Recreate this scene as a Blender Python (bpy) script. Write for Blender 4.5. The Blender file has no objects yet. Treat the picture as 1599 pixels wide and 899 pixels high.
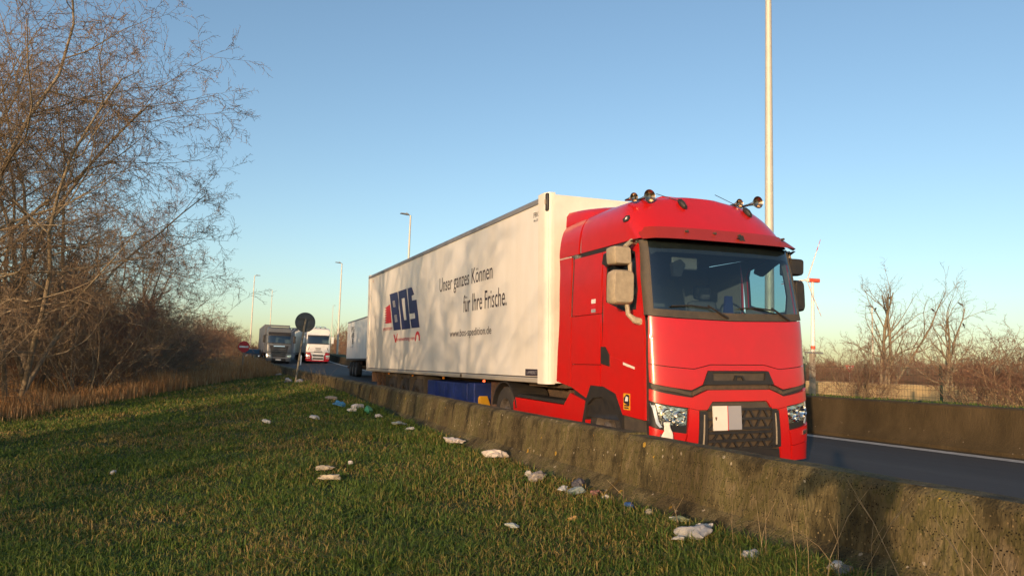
import bpy, bmesh, math, random
import numpy as np
from mathutils import Vector, Matrix
from mathutils.geometry import tessellate_polygon

# ------------------------------------------------------------------ camera, sky, sun, exposure
scene = bpy.context.scene
C = scene.collection
R = math.radians
CAM_H = 1.2
YAW, PITCH, ROLL = R(22.424), R(5.946), 0.031
fw = Vector((math.sin(YAW) * math.cos(PITCH), math.cos(YAW) * math.cos(PITCH), math.sin(PITCH)))
rt0 = Vector((math.cos(YAW), -math.sin(YAW), 0))
up0 = rt0.cross(fw)
c_, s_ = math.cos(ROLL), math.sin(ROLL)
rt = rt0 * c_ + up0 * s_
up = up0 * c_ - rt0 * s_
cam_d = bpy.data.cameras.new('camera')
cam = bpy.data.objects.new('camera', cam_d)
C.objects.link(cam)
cam.matrix_world = Matrix(((rt.x, up.x, -fw.x, 0), (rt.y, up.y, -fw.y, 0), (rt.z, up.z, -fw.z, CAM_H), (0, 0, 0, 1)))
cam_d.sensor_width = 36
cam_d.lens = 36 * 1200 / 1599
cam_d.clip_start, cam_d.clip_end = 0.1, 9000
scene.camera = cam

SUN_AZ, SUN_EL = R(44.7), R(6.4)          # heading of the light (from +Y towards +X), elevation
ldir = Vector((math.sin(SUN_AZ) * math.cos(SUN_EL), math.cos(SUN_AZ) * math.cos(SUN_EL), -math.sin(SUN_EL)))
w = bpy.data.worlds.new('World')
scene.world = w
w.use_nodes = True
nt = w.node_tree
bg = nt.nodes['Background']
sky = nt.nodes.new('ShaderNodeTexSky')
sky.sky_type = 'NISHITA'
sky.sun_disc = False
sky.sun_elevation = SUN_EL
sky.sun_rotation = SUN_AZ + math.pi
sky.air_density, sky.dust_density, sky.ozone_density = 0.9, 1.15, 1.7
nt.links.new(sky.outputs[0], bg.inputs[0])
bg.inputs[1].default_value = 0.15
sd = bpy.data.lights.new('sun', 'SUN')
sd.energy, sd.angle, sd.color = 2.55, R(0.53), (1.0, 0.66, 0.38)
so = bpy.data.objects.new('sun', sd)
C.objects.link(so)
so.rotation_euler = ldir.to_track_quat('-Z', 'Y').to_euler()
so.location = (-60, -60, 30)
vs = scene.view_settings
vs.view_transform, vs.look, vs.exposure, vs.gamma = 'Standard', 'None', 0.84, 1
vs.use_curve_mapping = False
scene.cycles.caustics_reflective = scene.cycles.caustics_refractive = False
scene.cycles.sample_clamp_indirect = 4

# ------------------------------------------------------------------ helpers
rnd = random.Random(7)

def tag(o, label=None, cat=None, group=None, kind=None):
    if label: o['label'] = label
    if cat: o['category'] = cat
    if group: o['group'] = group
    if kind: o['kind'] = kind
    return o

def empty(name, loc=(0, 0, 0), rot=(0, 0, 0), parent=None):
    o = bpy.data.objects.new(name, None)
    o.empty_display_size = 0.1
    C.objects.link(o)
    o.location, o.rotation_euler = loc, rot
    o.parent = parent
    return o

def link(name, me, mat=None, parent=None):
    o = bpy.data.objects.new(name, me)
    C.objects.link(o)
    if mat is not None:
        me.materials.append(mat)
    o.parent = parent
    return o

class MB:
    def __init__(s):
        s.v, s.f = [], []
    def add(s, vs_, fs_):
        b = len(s.v)
        s.v += [tuple(p) for p in vs_]
        s.f += [tuple(b + i for i in q) for q in fs_]
        return s
    def box(s, x0, x1, y0, y1, z0, z1, M=None):
        p = [(x0, y0, z0), (x1, y0, z0), (x1, y1, z0), (x0, y1, z0), (x0, y0, z1), (x1, y0, z1), (x1, y1, z1), (x0, y1, z1)]
        if M is not None: p = [M @ Vector(q) for q in p]
        return s.add(p, [(0, 3, 2, 1), (4, 5, 6, 7), (0, 1, 5, 4), (1, 2, 6, 5), (2, 3, 7, 6), (3, 0, 4, 7)])
    def prism(s, poly, axis, a, b):
        def m(p, t):
            return {'x': (t, p[0], p[1]), 'y': (p[0], t, p[1]), 'z': (p[0], p[1], t)}[axis]
        n = len(poly)
        return s.add([m(p, a) for p in poly] + [m(p, b) for p in poly],
                     [tuple(range(n))[::-1], tuple(range(n, 2 * n))] + [(i, (i + 1) % n, n + (i + 1) % n, n + i) for i in range(n)])
    def tube(s, pts, rad, n=8, cap=True):
        pts = [Vector(p) for p in pts]
        if not isinstance(rad, (list, tuple)): rad = [rad] * len(pts)
        rings = []
        for i, p in enumerate(pts):
            d = (pts[min(i + 1, len(pts) - 1)] - pts[max(i - 1, 0)]).normalized()
            a = d.cross(Vector((0, 0, 1)) if abs(d.z) < .9 else Vector((1, 0, 0))).normalized()
            b = d.cross(a)
            rings += [p + (a * math.cos(6.28318 * k / n) + b * math.sin(6.28318 * k / n)) * rad[i] for k in range(n)]
        fs = []
        for i in range(len(pts) - 1):
            fs += [(i * n + k, i * n + (k + 1) % n, (i + 1) * n + (k + 1) % n, (i + 1) * n + k) for k in range(n)]
        if cap:
            m = (len(pts) - 1) * n
            fs += [tuple(range(n))[::-1], tuple(m + k for k in range(n))]
        return s.add(rings, fs)
    def lathe(s, prof, axis, c, n=20):
        vs_, fs = [], []
        for k in range(n):
            a = 6.28318 * k / n
            for r, hh in prof:
                q = (r * math.cos(a), r * math.sin(a))
                vs_.append({'x': (c[0] + hh, c[1] + q[0], c[2] + q[1]), 'y': (c[0] + q[0], c[1] + hh, c[2] + q[1]), 'z': (c[0] + q[0], c[1] + q[1], c[2] + hh)}[axis])
        m = len(prof)
        for k in range(n):
            j = (k + 1) % n
            fs += [(k * m + i, k * m + i + 1, j * m + i + 1, j * m + i) for i in range(m - 1)]
        return s.add(vs_, fs)
    def build(s, name, mat, parent=None, bevel=0, smooth=35, seg=2):
        me = bpy.data.meshes.new(name)
        me.from_pydata(s.v, [], s.f)
        bm = bmesh.new(); bm.from_mesh(me)
        bmesh.ops.recalc_face_normals(bm, faces=bm.faces)
        bm.to_mesh(me); bm.free()
        if smooth:
            me.shade_smooth()
            me.set_sharp_from_angle(angle=R(smooth))
        o = link(name, me, mat, parent)
        if bevel:
            b = o.modifiers.new('bevel', 'BEVEL')
            b.width, b.segments, b.limit_method, b.angle_limit = bevel, seg, 'ANGLE', R(35)
        return o

def copy_tree(o, parent=None):
    c = o.copy(); C.objects.link(c); c.parent = parent
    for ch in list(o.children): copy_tree(ch, c)
    return c

def np_mesh(name, V, F, rndattr=None):
    me = bpy.data.meshes.new(name)
    n = F.shape[1]
    me.vertices.add(len(V)); me.vertices.foreach_set('co', V.astype(np.float32).ravel())
    me.loops.add(F.size); me.loops.foreach_set('vertex_index', F.astype(np.int32).ravel())
    me.polygons.add(len(F))
    me.polygons.foreach_set('loop_start', np.arange(0, F.size, n, dtype=np.int32))
    if rndattr is not None:
        a = me.attributes.new('rnd', 'FLOAT', 'POINT')
        a.data.foreach_set('value', rndattr.astype(np.float32))
    me.update(calc_edges=True)
    return me

# ------------------------------------------------------------------ materials
def mat(name, col, rough=.5, metal=0, var=0, vscale=6, bump=0, bscale=60, coat=0, col2=None, spec=.5, emit=0, stretch=(1, 1, 1)):
    m = bpy.data.materials.new(name); m.use_nodes = True
    t = m.node_tree; p = t.nodes['Principled BSDF']
    p.inputs['Base Color'].default_value = (*col, 1)
    p.inputs['Roughness'].default_value = rough
    p.inputs['Metallic'].default_value = metal
    p.inputs['Specular IOR Level'].default_value = spec
    if coat: p.inputs['Coat Weight'].default_value = coat; p.inputs['Coat Roughness'].default_value = .12
    if emit: p.inputs['Emission Color'].default_value = (*col, 1); p.inputs['Emission Strength'].default_value = emit
    if var or bump:
        tc = t.nodes.new('ShaderNodeTexCoord'); mp = t.nodes.new('ShaderNodeMapping'); mp.inputs['Scale'].default_value = stretch
        t.links.new(tc.outputs['Object'], mp.inputs[0])
    if var:
        nz = t.nodes.new('ShaderNodeTexNoise'); nz.inputs['Scale'].default_value = vscale; nz.inputs['Detail'].default_value = 6; nz.inputs['Roughness'].default_value = .65
        t.links.new(mp.outputs[0], nz.inputs[0])
        rp = t.nodes.new('ShaderNodeValToRGB'); rp.color_ramp.elements[0].position = .3; rp.color_ramp.elements[1].position = .72
        c2 = col2 or tuple(x * (1 - var) for x in col)
        rp.color_ramp.elements[0].color = (*col, 1); rp.color_ramp.elements[1].color = (*c2, 1)
        t.links.new(nz.outputs[0], rp.inputs[0]); t.links.new(rp.outputs[0], p.inputs['Base Color'])
        ma = t.nodes.new('ShaderNodeMapRange'); ma.inputs['To Min'].default_value = max(0, rough - .1); ma.inputs['To Max'].default_value = min(1, rough + .15)
        t.links.new(nz.outputs[0], ma.inputs[0]); t.links.new(ma.outputs[0], p.inputs['Roughness'])
    if bump:
        n2 = t.nodes.new('ShaderNodeTexNoise'); n2.inputs['Scale'].default_value = bscale; n2.inputs['Detail'].default_value = 5
        t.links.new(mp.outputs[0], n2.inputs[0])
        b = t.nodes.new('ShaderNodeBump'); b.inputs['Strength'].default_value = bump; b.inputs['Distance'].default_value = .02
        t.links.new(n2.outputs[0], b.inputs['Height']); t.links.new(b.outputs[0], p.inputs['Normal'])
    return m

def glass(name, tint, base=.06):
    m = bpy.data.materials.new(name); m.use_nodes = True
    t = m.node_tree; t.nodes.clear()
    out = t.nodes.new('ShaderNodeOutputMaterial'); mx = t.nodes.new('ShaderNodeMixShader')
    tr = t.nodes.new('ShaderNodeBsdfTransparent'); tr.inputs[0].default_value = (*tint, 1)
    gl = t.nodes.new('ShaderNodeBsdfGlossy'); gl.inputs['Roughness'].default_value = .04; gl.inputs[0].default_value = (.9, .95, 1, 1)
    lw = t.nodes.new('ShaderNodeLayerWeight'); lw.inputs[0].default_value = .5
    fr = t.nodes.new('ShaderNodeMath'); fr.operation = 'POWER'; fr.inputs[1].default_value = 4.5; t.links.new(lw.outputs['Facing'], fr.inputs[0])
    ad = t.nodes.new('ShaderNodeMath'); ad.operation = 'ADD'; ad.inputs[1].default_value = base; ad.use_clamp = True
    t.links.new(fr.outputs[0], ad.inputs[0]); t.links.new(ad.outputs[0], mx.inputs[0])
    t.links.new(tr.outputs[0], mx.inputs[1]); t.links.new(gl.outputs[0], mx.inputs[2]); t.links.new(mx.outputs[0], out.inputs[0])
    return m

M = {}
M['red'] = mat('red_paint', (.57, .008, .008), .32, coat=.6, var=.10, vscale=2.2, col2=(.47, .014, .012))
M['visor'] = mat('visor_red', (.36, .026, .012), .45, var=.1, vscale=3)
M['seal'] = mat('pale_sealant', (.62, .45, .38), .6)
M['blk'] = mat('black_plastic', (.018, .018, .02), .5, var=.3, vscale=9, col2=(.035, .03, .025))
M['dust'] = mat('dusty_black_plastic', (.05, .042, .034), .65, var=.3, vscale=9, col2=(.09, .07, .05))
M['mirror'] = mat('dusty_sunlit_plastic', (.44, .36, .25), .5, var=.25, vscale=14, col2=(.30, .25, .18))  # pale tan of the sunlit mirror housings, sunlight put into the colour
M['frame'] = mat('chassis_grime', (.05, .038, .028), .8, var=.4, vscale=14, col2=(.12, .075, .045))
M['rust'] = mat('rusty_steel', (.16, .085, .05), .8, var=.4, vscale=18, col2=(.06, .045, .035))
M['rub'] = mat('tyre_rubber', (.022, .021, .02), .85, var=.3, vscale=20, col2=(.05, .042, .034))
M['rim'] = mat('dirty_wheel_rim', (.22, .19, .16), .55, metal=.5, var=.4, vscale=14, col2=(.09, .07, .055))
M['chrome'] = mat('chrome', (.85, .82, .78), .08, metal=1)
M['horn'] = mat('tarnished_horn_metal', (.42, .33, .25), .22, metal=1, var=.3, vscale=30)
M['lampchrome'] = mat('lamp_reflector', (.9, .86, .8), .16, metal=1, bump=.5, bscale=10)
M['alu'] = mat('aluminium_rail', (.78, .72, .62), .38, metal=.55, var=.15, vscale=5, stretch=(1, .15, 6))
M['grey'] = mat('grey_rail', (.22, .23, .25), .5, var=.15, vscale=5)
M['white'] = mat('trailer_white', (.80, .79, .76), .42, var=.12, vscale=1.3, col2=(.70, .67, .61), stretch=(1, 1, .35))
M['cream'] = mat('cream_white', (.80, .76, .68), .5, var=.12, vscale=4)
M['navy'] = mat('print_navy', (.022, .028, .12), .5)
M['pred'] = mat('print_red', (.62, .02, .03), .5)
M['pblk'] = mat('print_dark', (.03, .022, .035), .5)
M['ppale'] = mat('print_pale', (.33, .33, .36), .5)
M['blue'] = mat('blue_box_paint', (.012, .035, .22), .55, var=.3, vscale=6, col2=(.02, .035, .12))
M['yel'] = mat('yellow_plastic', (.72, .36, .02), .5)
M['lampred'] = mat('marker_lamp', (1, .12, .04), .3, emit=1.2)
M['amber'] = mat('amber_lens', (.75, .25, .02), .3)
M['interior'] = mat('cab_interior', (.16, .16, .165), .8)
M['seat'] = mat('seat_cloth', (.09, .09, .10), .9)
M['tan'] = mat('tan_sunlit_patch', (.42, .34, .25), .9)  # tan of sunlit patches inside the cab, light put into the colour
M['paper'] = mat('paper_white', (.7, .7, .68), .8)
M['screen'] = glass('windscreen_glass', (.55, .70, .74), .09)
M['side_glass'] = glass('side_glass', (.42, .56, .58), .05)
M['lens'] = glass('clear_lens', (.88, .9, .92), .04)
M['drl'] = mat('daylight_strip', (.55, .65, .75), .25)
M['pole'] = mat('galvanised_pole', (.62, .58, .50), .5, metal=.2, var=.12, vscale=3)
M['steel'] = mat('grey_steel', (.30, .30, .30), .5, metal=.4, var=.2, vscale=8)
M['signback'] = mat('sign_back', (.10, .115, .12), .55, metal=.2, var=.2, vscale=6)
M['post'] = mat('weathered_post', (.27, .24, .18), .6, var=.3, vscale=10)
M['signred'] = mat('sign_red', (.55, .02, .03), .45)
M['signwhite'] = mat('sign_white', (.78, .77, .74), .45)
M['line'] = mat('road_paint', (.66, .63, .56), .7, var=.35, vscale=8, col2=(.34, .32, .28))
M['turb'] = mat('turbine_white', (.80, .79, .76), .4)
M['turbred'] = mat('turbine_red', (.62, .09, .05), .5)
M['fence'] = mat('green_fence_paint', (.02, .06, .035), .5)
M['conc'] = mat('pale_concrete', (.42, .36, .27), .85, var=.25, vscale=6, bump=.3)
M['bark'] = mat('pale_bark', (.34, .28, .19), .85, var=.5, vscale=4, col2=(.14, .11, .075), bump=.4, bscale=25)
M['twig'] = mat('brown_twigs', (.27, .195, .115), .8, var=.35, vscale=.8, col2=(.16, .112, .075))
M['twigred'] = mat('reddish_twigs', (.25, .13, .08), .8, var=.3, vscale=.5, col2=(.17, .10, .065))
M['crow'] = mat('crow_black', (.012, .012, .014), .5)

def soilmix(name, cols, scale, rough=.9, bump=.5, bscale=40, stretch=(1, 1, 1), spots=None, columns=False):
    """noise-blended ground / concrete colours, cols = [(pos, rgb)...]"""
    m = bpy.data.materials.new(name); m.use_nodes = True
    t = m.node_tree; p = t.nodes['Principled BSDF']; L = t.links.new
    tc = t.nodes.new('ShaderNodeTexCoord'); mp = t.nodes.new('ShaderNodeMapping'); mp.inputs['Scale'].default_value = stretch
    L(tc.outputs['Object'], mp.inputs[0])
    nz = t.nodes.new('ShaderNodeTexNoise'); nz.inputs['Scale'].default_value = scale; nz.inputs['Detail'].default_value = 9; nz.inputs['Roughness'].default_value = .68
    L(mp.outputs[0], nz.inputs[0])
    rp = t.nodes.new('ShaderNodeValToRGB'); cr = rp.color_ramp
    cr.elements[0].position, cr.elements[0].color = cols[0][0], (*cols[0][1], 1)
    cr.elements[1].position, cr.elements[1].color = cols[-1][0], (*cols[-1][1], 1)
    for q, c in cols[1:-1]:
        e = cr.elements.new(q); e.color = (*c, 1)
    L(nz.outputs[0], rp.inputs[0])
    out = rp.outputs[0]
    for sp in (spots or []):
        sc, th, colr, sz = sp
        vo = t.nodes.new('ShaderNodeTexVoronoi'); vo.inputs['Scale'].default_value = sc
        L(tc.outputs['Object'], vo.inputs[0])
        n3 = t.nodes.new('ShaderNodeTexNoise'); n3.inputs['Scale'].default_value = sc * 3; L(tc.outputs['Object'], n3.inputs[0])
        a = t.nodes.new('ShaderNodeMath'); a.operation = 'MULTIPLY_ADD'; a.inputs[1].default_value = .25; L(n3.outputs[0], a.inputs[0]); L(vo.outputs['Distance'], a.inputs[2])
        lt = t.nodes.new('ShaderNodeMath'); lt.operation = 'LESS_THAN'; lt.inputs[1].default_value = sz + .125; L(a.outputs[0], lt.inputs[0])
        sepc = t.nodes.new('ShaderNodeSeparateColor'); L(vo.outputs['Color'], sepc.inputs[0])
        g = t.nodes.new('ShaderNodeMath'); g.operation = 'GREATER_THAN'; g.inputs[1].default_value = th; L(sepc.outputs[0], g.inputs[0])
        mu = t.nodes.new('ShaderNodeMath'); mu.operation = 'MULTIPLY'; L(lt.outputs[0], mu.inputs[0]); L(g.outputs[0], mu.inputs[1])
        mx = t.nodes.new('ShaderNodeMixRGB'); mx.inputs[2].default_value = (*colr, 1); L(mu.outputs[0], mx.inputs[0]); L(out, mx.inputs[1])
        out = mx.outputs[0]
    if columns:
        m3 = t.nodes.new('ShaderNodeMapping'); m3.inputs['Scale'].default_value = (1, 1, .10); L(tc.outputs['Object'], m3.inputs[0])
        n4 = t.nodes.new('ShaderNodeTexNoise'); n4.inputs['Scale'].default_value = 1.7; n4.inputs['Detail'].default_value = 5; L(m3.outputs[0], n4.inputs[0])
        r4 = t.nodes.new('ShaderNodeValToRGB'); r4.color_ramp.elements[0].position = .36; r4.color_ramp.elements[1].position = .64
        r4.color_ramp.elements[0].color = (.62, .57, .53, 1); r4.color_ramp.elements[1].color = (1.2, 1.17, 1.08, 1); L(n4.outputs[0], r4.inputs[0])
        x4 = t.nodes.new('ShaderNodeMixRGB'); x4.blend_type = 'MULTIPLY'; x4.inputs[0].default_value = 1; L(out, x4.inputs[1]); L(r4.outputs[0], x4.inputs[2]); out = x4.outputs[0]
    L(out, p.inputs['Base Color'])
    p.inputs['Roughness'].default_value = rough; p.inputs['Specular IOR Level'].default_value = .25
    n2 = t.nodes.new('ShaderNodeTexNoise'); n2.inputs['Scale'].default_value = bscale; n2.inputs['Detail'].default_value = 6
    L(mp.outputs[0], n2.inputs[0])
    b = t.nodes.new('ShaderNodeBump'); b.inputs['Strength'].default_value = bump; b.inputs['Distance'].default_value = .03
    L(n2.outputs[0], b.inputs['Height']); L(b.outputs[0], p.inputs['Normal'])
    return m

M['barrier'] = soilmix('mossy_concrete', [(.32, (.024, .021, .012)), (.43, (.074, .061, .029)), (.51, (.140, .116, .060)), (.56, (.090, .082, .030)), (.64, (.175, .140, .078)), (.78, (.29, .25, .18))], 4.0, bump=.55, bscale=55, stretch=(1, 1, .5),
                       spots=[(13, .78, (.34, .30, .23), .16), (8, .93, (.38, .24, .04), .18), (70, .6, (.018, .015, .008), .3), (46, .85, (.22, .17, .09), .25)], columns=True)
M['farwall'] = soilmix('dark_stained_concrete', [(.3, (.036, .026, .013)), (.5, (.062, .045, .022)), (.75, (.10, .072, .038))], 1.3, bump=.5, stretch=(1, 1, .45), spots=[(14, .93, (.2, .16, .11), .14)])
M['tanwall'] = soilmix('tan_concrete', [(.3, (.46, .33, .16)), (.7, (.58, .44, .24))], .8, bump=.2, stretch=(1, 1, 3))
M['asphalt'] = soilmix('asphalt', [(.3, (.056, .053, .050)), (.55, (.070, .067, .063)), (.75, (.088, .084, .078))], 1.3, rough=.82, bump=.5, bscale=60, stretch=(1, .06, 1))
M['soil'] = soilmix('grassy_soil', [(.3, (.026, .036, .010)), (.5, (.045, .062, .015)), (.7, (.085, .078, .026))], 1.6, bump=.9, bscale=18)

def bladeMat(name, a, b, c, scale):
    """a/b: two blade greens picked per blade, c: dry colour that comes in patches"""
    m = bpy.data.materials.new(name); m.use_nodes = True
    t = m.node_tree; p = t.nodes['Principled BSDF']; L = t.links.new
    at = t.nodes.new('ShaderNodeAttribute'); at.attribute_name = 'rnd'
    mx = t.nodes.new('ShaderNodeMixRGB'); mx.inputs[1].default_value = (*a, 1); mx.inputs[2].default_value = (*b, 1); L(at.outputs['Fac'], mx.inputs[0])
    tc = t.nodes.new('ShaderNodeTexCoord'); nz = t.nodes.new('ShaderNodeTexNoise'); nz.inputs['Scale'].default_value = scale; nz.inputs['Detail'].default_value = 3; L(tc.outputs['Object'], nz.inputs[0])
    ad = t.nodes.new('ShaderNodeMath'); ad.operation = 'MULTIPLY_ADD'; ad.inputs[1].default_value = .55; L(at.outputs['Fac'], ad.inputs[0]); L(nz.outputs[0], ad.inputs[2])
    mr = t.nodes.new('ShaderNodeMapRange'); mr.inputs['From Min'].default_value = .80; mr.inputs['From Max'].default_value = 1.04; L(ad.outputs[0], mr.inputs[0])
    m2 = t.nodes.new('ShaderNodeMixRGB'); m2.inputs[2].default_value = (*c, 1); L(mr.outputs[0], m2.inputs[0]); L(mx.outputs[0], m2.inputs[1])
    L(m2.outputs[0], p.inputs['Base Color'])
    p.inputs['Roughness'].default_value = .6; p.inputs['Specular IOR Level'].default_value = .3
    tl = t.nodes.new('ShaderNodeBsdfTranslucent'); L(m2.outputs[0], tl.inputs[0])
    ms = t.nodes.new('ShaderNodeMixShader'); ms.inputs[0].default_value = .25
    L(p.outputs[0], ms.inputs[1]); L(tl.outputs[0], ms.inputs[2]); L(ms.outputs[0], t.nodes['Material Output'].inputs[0])
    return m
M['grass'] = bladeMat('grass_blades', (.052, .110, .017), (.130, .185, .031), (.30, .215, .075), .5)
M['dry'] = bladeMat('dry_grass_blades', (.34, .17, .065), (.48, .27, .115), (.52, .36, .18), .6)

# ------------------------------------------------------------------ terrain, road
def lerp_tab(tab, x):
    if x <= tab[0][0]: return tab[0][1]
    for (a, b), (c, d) in zip(tab, tab[1:]):
        if x <= c: return b + (d - b) * (x - a) / (c - a)
    return tab[-1][1]
def smooth_tab(tab, x, k=3.0):
    return (lerp_tab(tab, x - k) + lerp_tab(tab, x) * 2 + lerp_tab(tab, x + k)) / 4
LB = [(-60, 3.62), (6, 3.62), (9, 3.68), (18, 3.98), (31, 4.42), (42, 4.7), (65, 5.0), (80, 5.7), (95, 6.8), (117, 8.8), (160, 14), (260, 30)]
RBT = [(-60, 12.05), (14, 12.05), (30, 12.5), (57, 13.7), (80, 14.6), (110, 16.4), (160, 22), (260, 38)]
def XB(Y): return smooth_tab(LB, Y)
def XR(Y): return smooth_tab(RBT, Y)
def rise(Y): return .000195 * max(0., Y - 12) ** 2 if Y < 200 else .000195 * 188 ** 2 + .073 * (Y - 200)
def zroad(X, Y): return -.13 + .025 * (X - 5.28) + rise(Y)
def btop(Y): return .655 + rise(Y) + .05 * min(1, max(0, (Y - 8) / 12))
def sm(t):
    t = min(1, max(0, t)); return t * t * (3 - 2 * t)
def zg(X, Y):
    base = .12 + .26 * sm((Y - 6) / 16) + rise(Y) * .92
    d = max(0., XB(Y) - .3 - X)
    base -= .088 * min(d, 7) + .01 * max(0, d - 7)
    base += .03 * math.sin(X * 1.7 + Y * .6) * math.sin(Y * .9 - X * .4)
    return base
def zright(X, Y):
    e = X - XR(Y)
    z = .80 + rise(Y) if Y < 100 else .8 + rise(100)
    return z - .30 * sm((e - 1.0) / 5) - (rise(min(Y, 100)) * sm((e - 2) / 25))
def ground(X, Y):
    if Y > 268: return -.3
    if X < XB(Y) + .1: 
        g = zg(X, Y)
        return g if Y < 110 else zg(X, 110) * (1 - sm((Y - 110) / 80)) - .3 * sm((Y - 110) / 80)
    if X < XR(Y) + .25: return zroad(X, Y) - .45
    return zright(X, Y)
xs = sorted(set([-3000, -1200, -500, -200, -100, -60, -40, -28, -20, -15] + [round(-12 + .6 * i, 2) for i in range(60)] + [25 + 3 * i for i in range(14)] + [80, 120, 200, 400, 900, 1800, 4000]))
ys = sorted(set([-600, -200, -80, -40, -25, -15, -10] + [round(-6 + .8 * i, 2) for i in range(70)] + [52 + 4 * i for i in range(40)] + [230, 280, 350, 500, 800, 1500, 3000, 6000]))
# the sheet follows both edges of the road: extra columns on the barrier lines
cols = []
gv, gf = [], []
def colX(k, Y):
    return k
base_cols = [('a', x) for x in xs if x < 2.6] + [('l', -.9), ('l', -.5), ('l', -.2), ('l', .05), ('l', .15), ('r', .2), ('r', .3), ('r', 1.0), ('r', 2.2), ('r', 4), ('r', 6.5), ('r', 9)] + [('r', x - 12) for x in xs if x > 23]
for Y in ys:
    for k, x in base_cols:
        X = x if k == 'a' else (XB(Y) + x if k == 'l' else XR(Y) + x)
        if k == 'a' and x > -15: X = x + (XB(Y) - 3.62) * sm((x + 15) / 17.6)
        gv.append((X, Y, ground(X, Y)))
nc = len(base_cols)
for i in range(len(ys) - 1):
    for j in range(nc - 1):
        a = i * nc + j
        gf.append((a, a + 1, a + nc + 1, a + nc))
me = bpy.data.meshes.new('ground'); me.from_pydata(gv, [], gf); me.shade_smooth()
tag(link('ground', me, M['soil']), kind='structure')

RY = [-40 + 2 * i for i in range(45)] + [50 + 4 * i for i in range(56)]
def strip(name, fl, fr, dz, material, y0=-40, y1=270, nx=1):
    vs_, fs = [], []
    yy = [y for y in RY if y0 <= y <= y1]
    for Y in yy:
        a, b = fl(Y), fr(Y)
        for k in range(nx + 1):
            X = a + (b - a) * k / nx
            vs_.append((X, Y, zroad(X, Y) + dz))
    m_ = nx + 1
    for i in range(len(yy) - 1):
        fs += [(i * m_ + k, i * m_ + k + 1, (i + 1) * m_ + k + 1, (i + 1) * m_ + k) for k in range(nx)]
    me = bpy.data.meshes.new(name); me.from_pydata(vs_, [], fs); me.shade_smooth()
    return link(name, me, material)
tag(strip('road', lambda Y: XB(Y) + .1, lambda Y: XR(Y) + .2, 0, M['asphalt'], nx=6), kind='structure')
tag(strip('edge_line', lambda Y: XR(Y) - .50, lambda Y: XR(Y) - .22, .004, M['line']), kind='structure')
tag(strip('edge_line', lambda Y: XB(Y) + .95, lambda Y: XB(Y) + 1.1, .004, M['line']), kind='structure')
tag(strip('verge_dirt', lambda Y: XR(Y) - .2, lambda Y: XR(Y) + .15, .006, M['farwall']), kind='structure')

# ------------------------------------------------------------------ concrete barriers
def barrier_part(name, fx, prof, ftop, y0, y1, material, parent, seed):
    rg = random.Random(seed)
    n = max(2, int((y1 - y0) / .35)) if y0 < 40 else max(2, int((y1 - y0) / 1.5))
    vs_, fs = [], []
    m_ = len(prof)
    off = rg.uniform(-.02, .02); dz = rg.uniform(-.012, .012)
    for i in range(n + 1):
        Y = y0 + (y1 - y0) * i / n
        for k, (dx, dzp) in enumerate(prof):
            j = .0025 if 0 < k < m_ - 1 else 0
            vs_.append((fx(Y) + dx + off + rg.uniform(-j, j), Y, ftop(Y) + dzp + dz + rg.uniform(-j, j)))
    for i in range(n):
        fs += [(i * m_ + k, i * m_ + k + 1, (i + 1) * m_ + k + 1, (i + 1) * m_ + k) for k in range(m_ - 1)]
    fs += [tuple(range(m_)), tuple(n * m_ + k for k in range(m_))[::-1]]
    b = MB().add(vs_, fs)
    return b.build(name, material, parent, smooth=30)
near = tag(empty('concrete_barrier', (3.6, 0, 0)), 'mossy concrete barrier wall between the grass verge and the truck', 'barrier')
prof = [(-.34, -.95), (-.30, -.60), (-.26, -.55), (-.085, -.40), (-.035, -.10), (-.028, -.045), (-.02, -.03), (.018, 0), (.19, 0), (.22, -.02), (.25, -.10), (.30, -.40), (.48, -.60), (.52, -.9)]
y, k = -24.0, 0
while y < 150:
    L_ = 6.0
    o = barrier_part('barrier_segment', XB, prof, btop, y + .025, y + L_ - .025, M['barrier'], near, k)
    for v in o.data.vertices: v.co.x -= 3.6
    y += L_; k += 1
far = tag(empty('concrete_barrier', (12.2, 0, 0)), 'dark stained concrete barrier wall along the far edge of the road', 'barrier')
fprof = [(-.05, -1.0), (0, -.70), (.04, -.66), (.16, -.45), (.2, -.03), (.24, 0), (.50, 0), (.54, -.04), (.56, -.8)]
y = -24.0
while y < 170:
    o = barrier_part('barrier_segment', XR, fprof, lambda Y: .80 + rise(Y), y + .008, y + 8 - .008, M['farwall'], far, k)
    for v in o.data.vertices: v.co.x -= 12.2
    y += 8; k += 1
# low tan wall of the carriageway beyond
tw = tag(empty('concrete_wall', (24.3, 0, .4)), 'low sunlit tan concrete wall beyond the fence', 'wall')
for i in range(14):
    yy0 = -20 + 6 * i
    MB().prism([(-.12, -1.2), (-.08, .62), (-.04, .66), (.14, .66), (.18, .62), (.2, -1.2)], 'y', yy0 + .01, yy0 + 5.99).build('wall_segment', M['tanwall'], tw)

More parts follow.
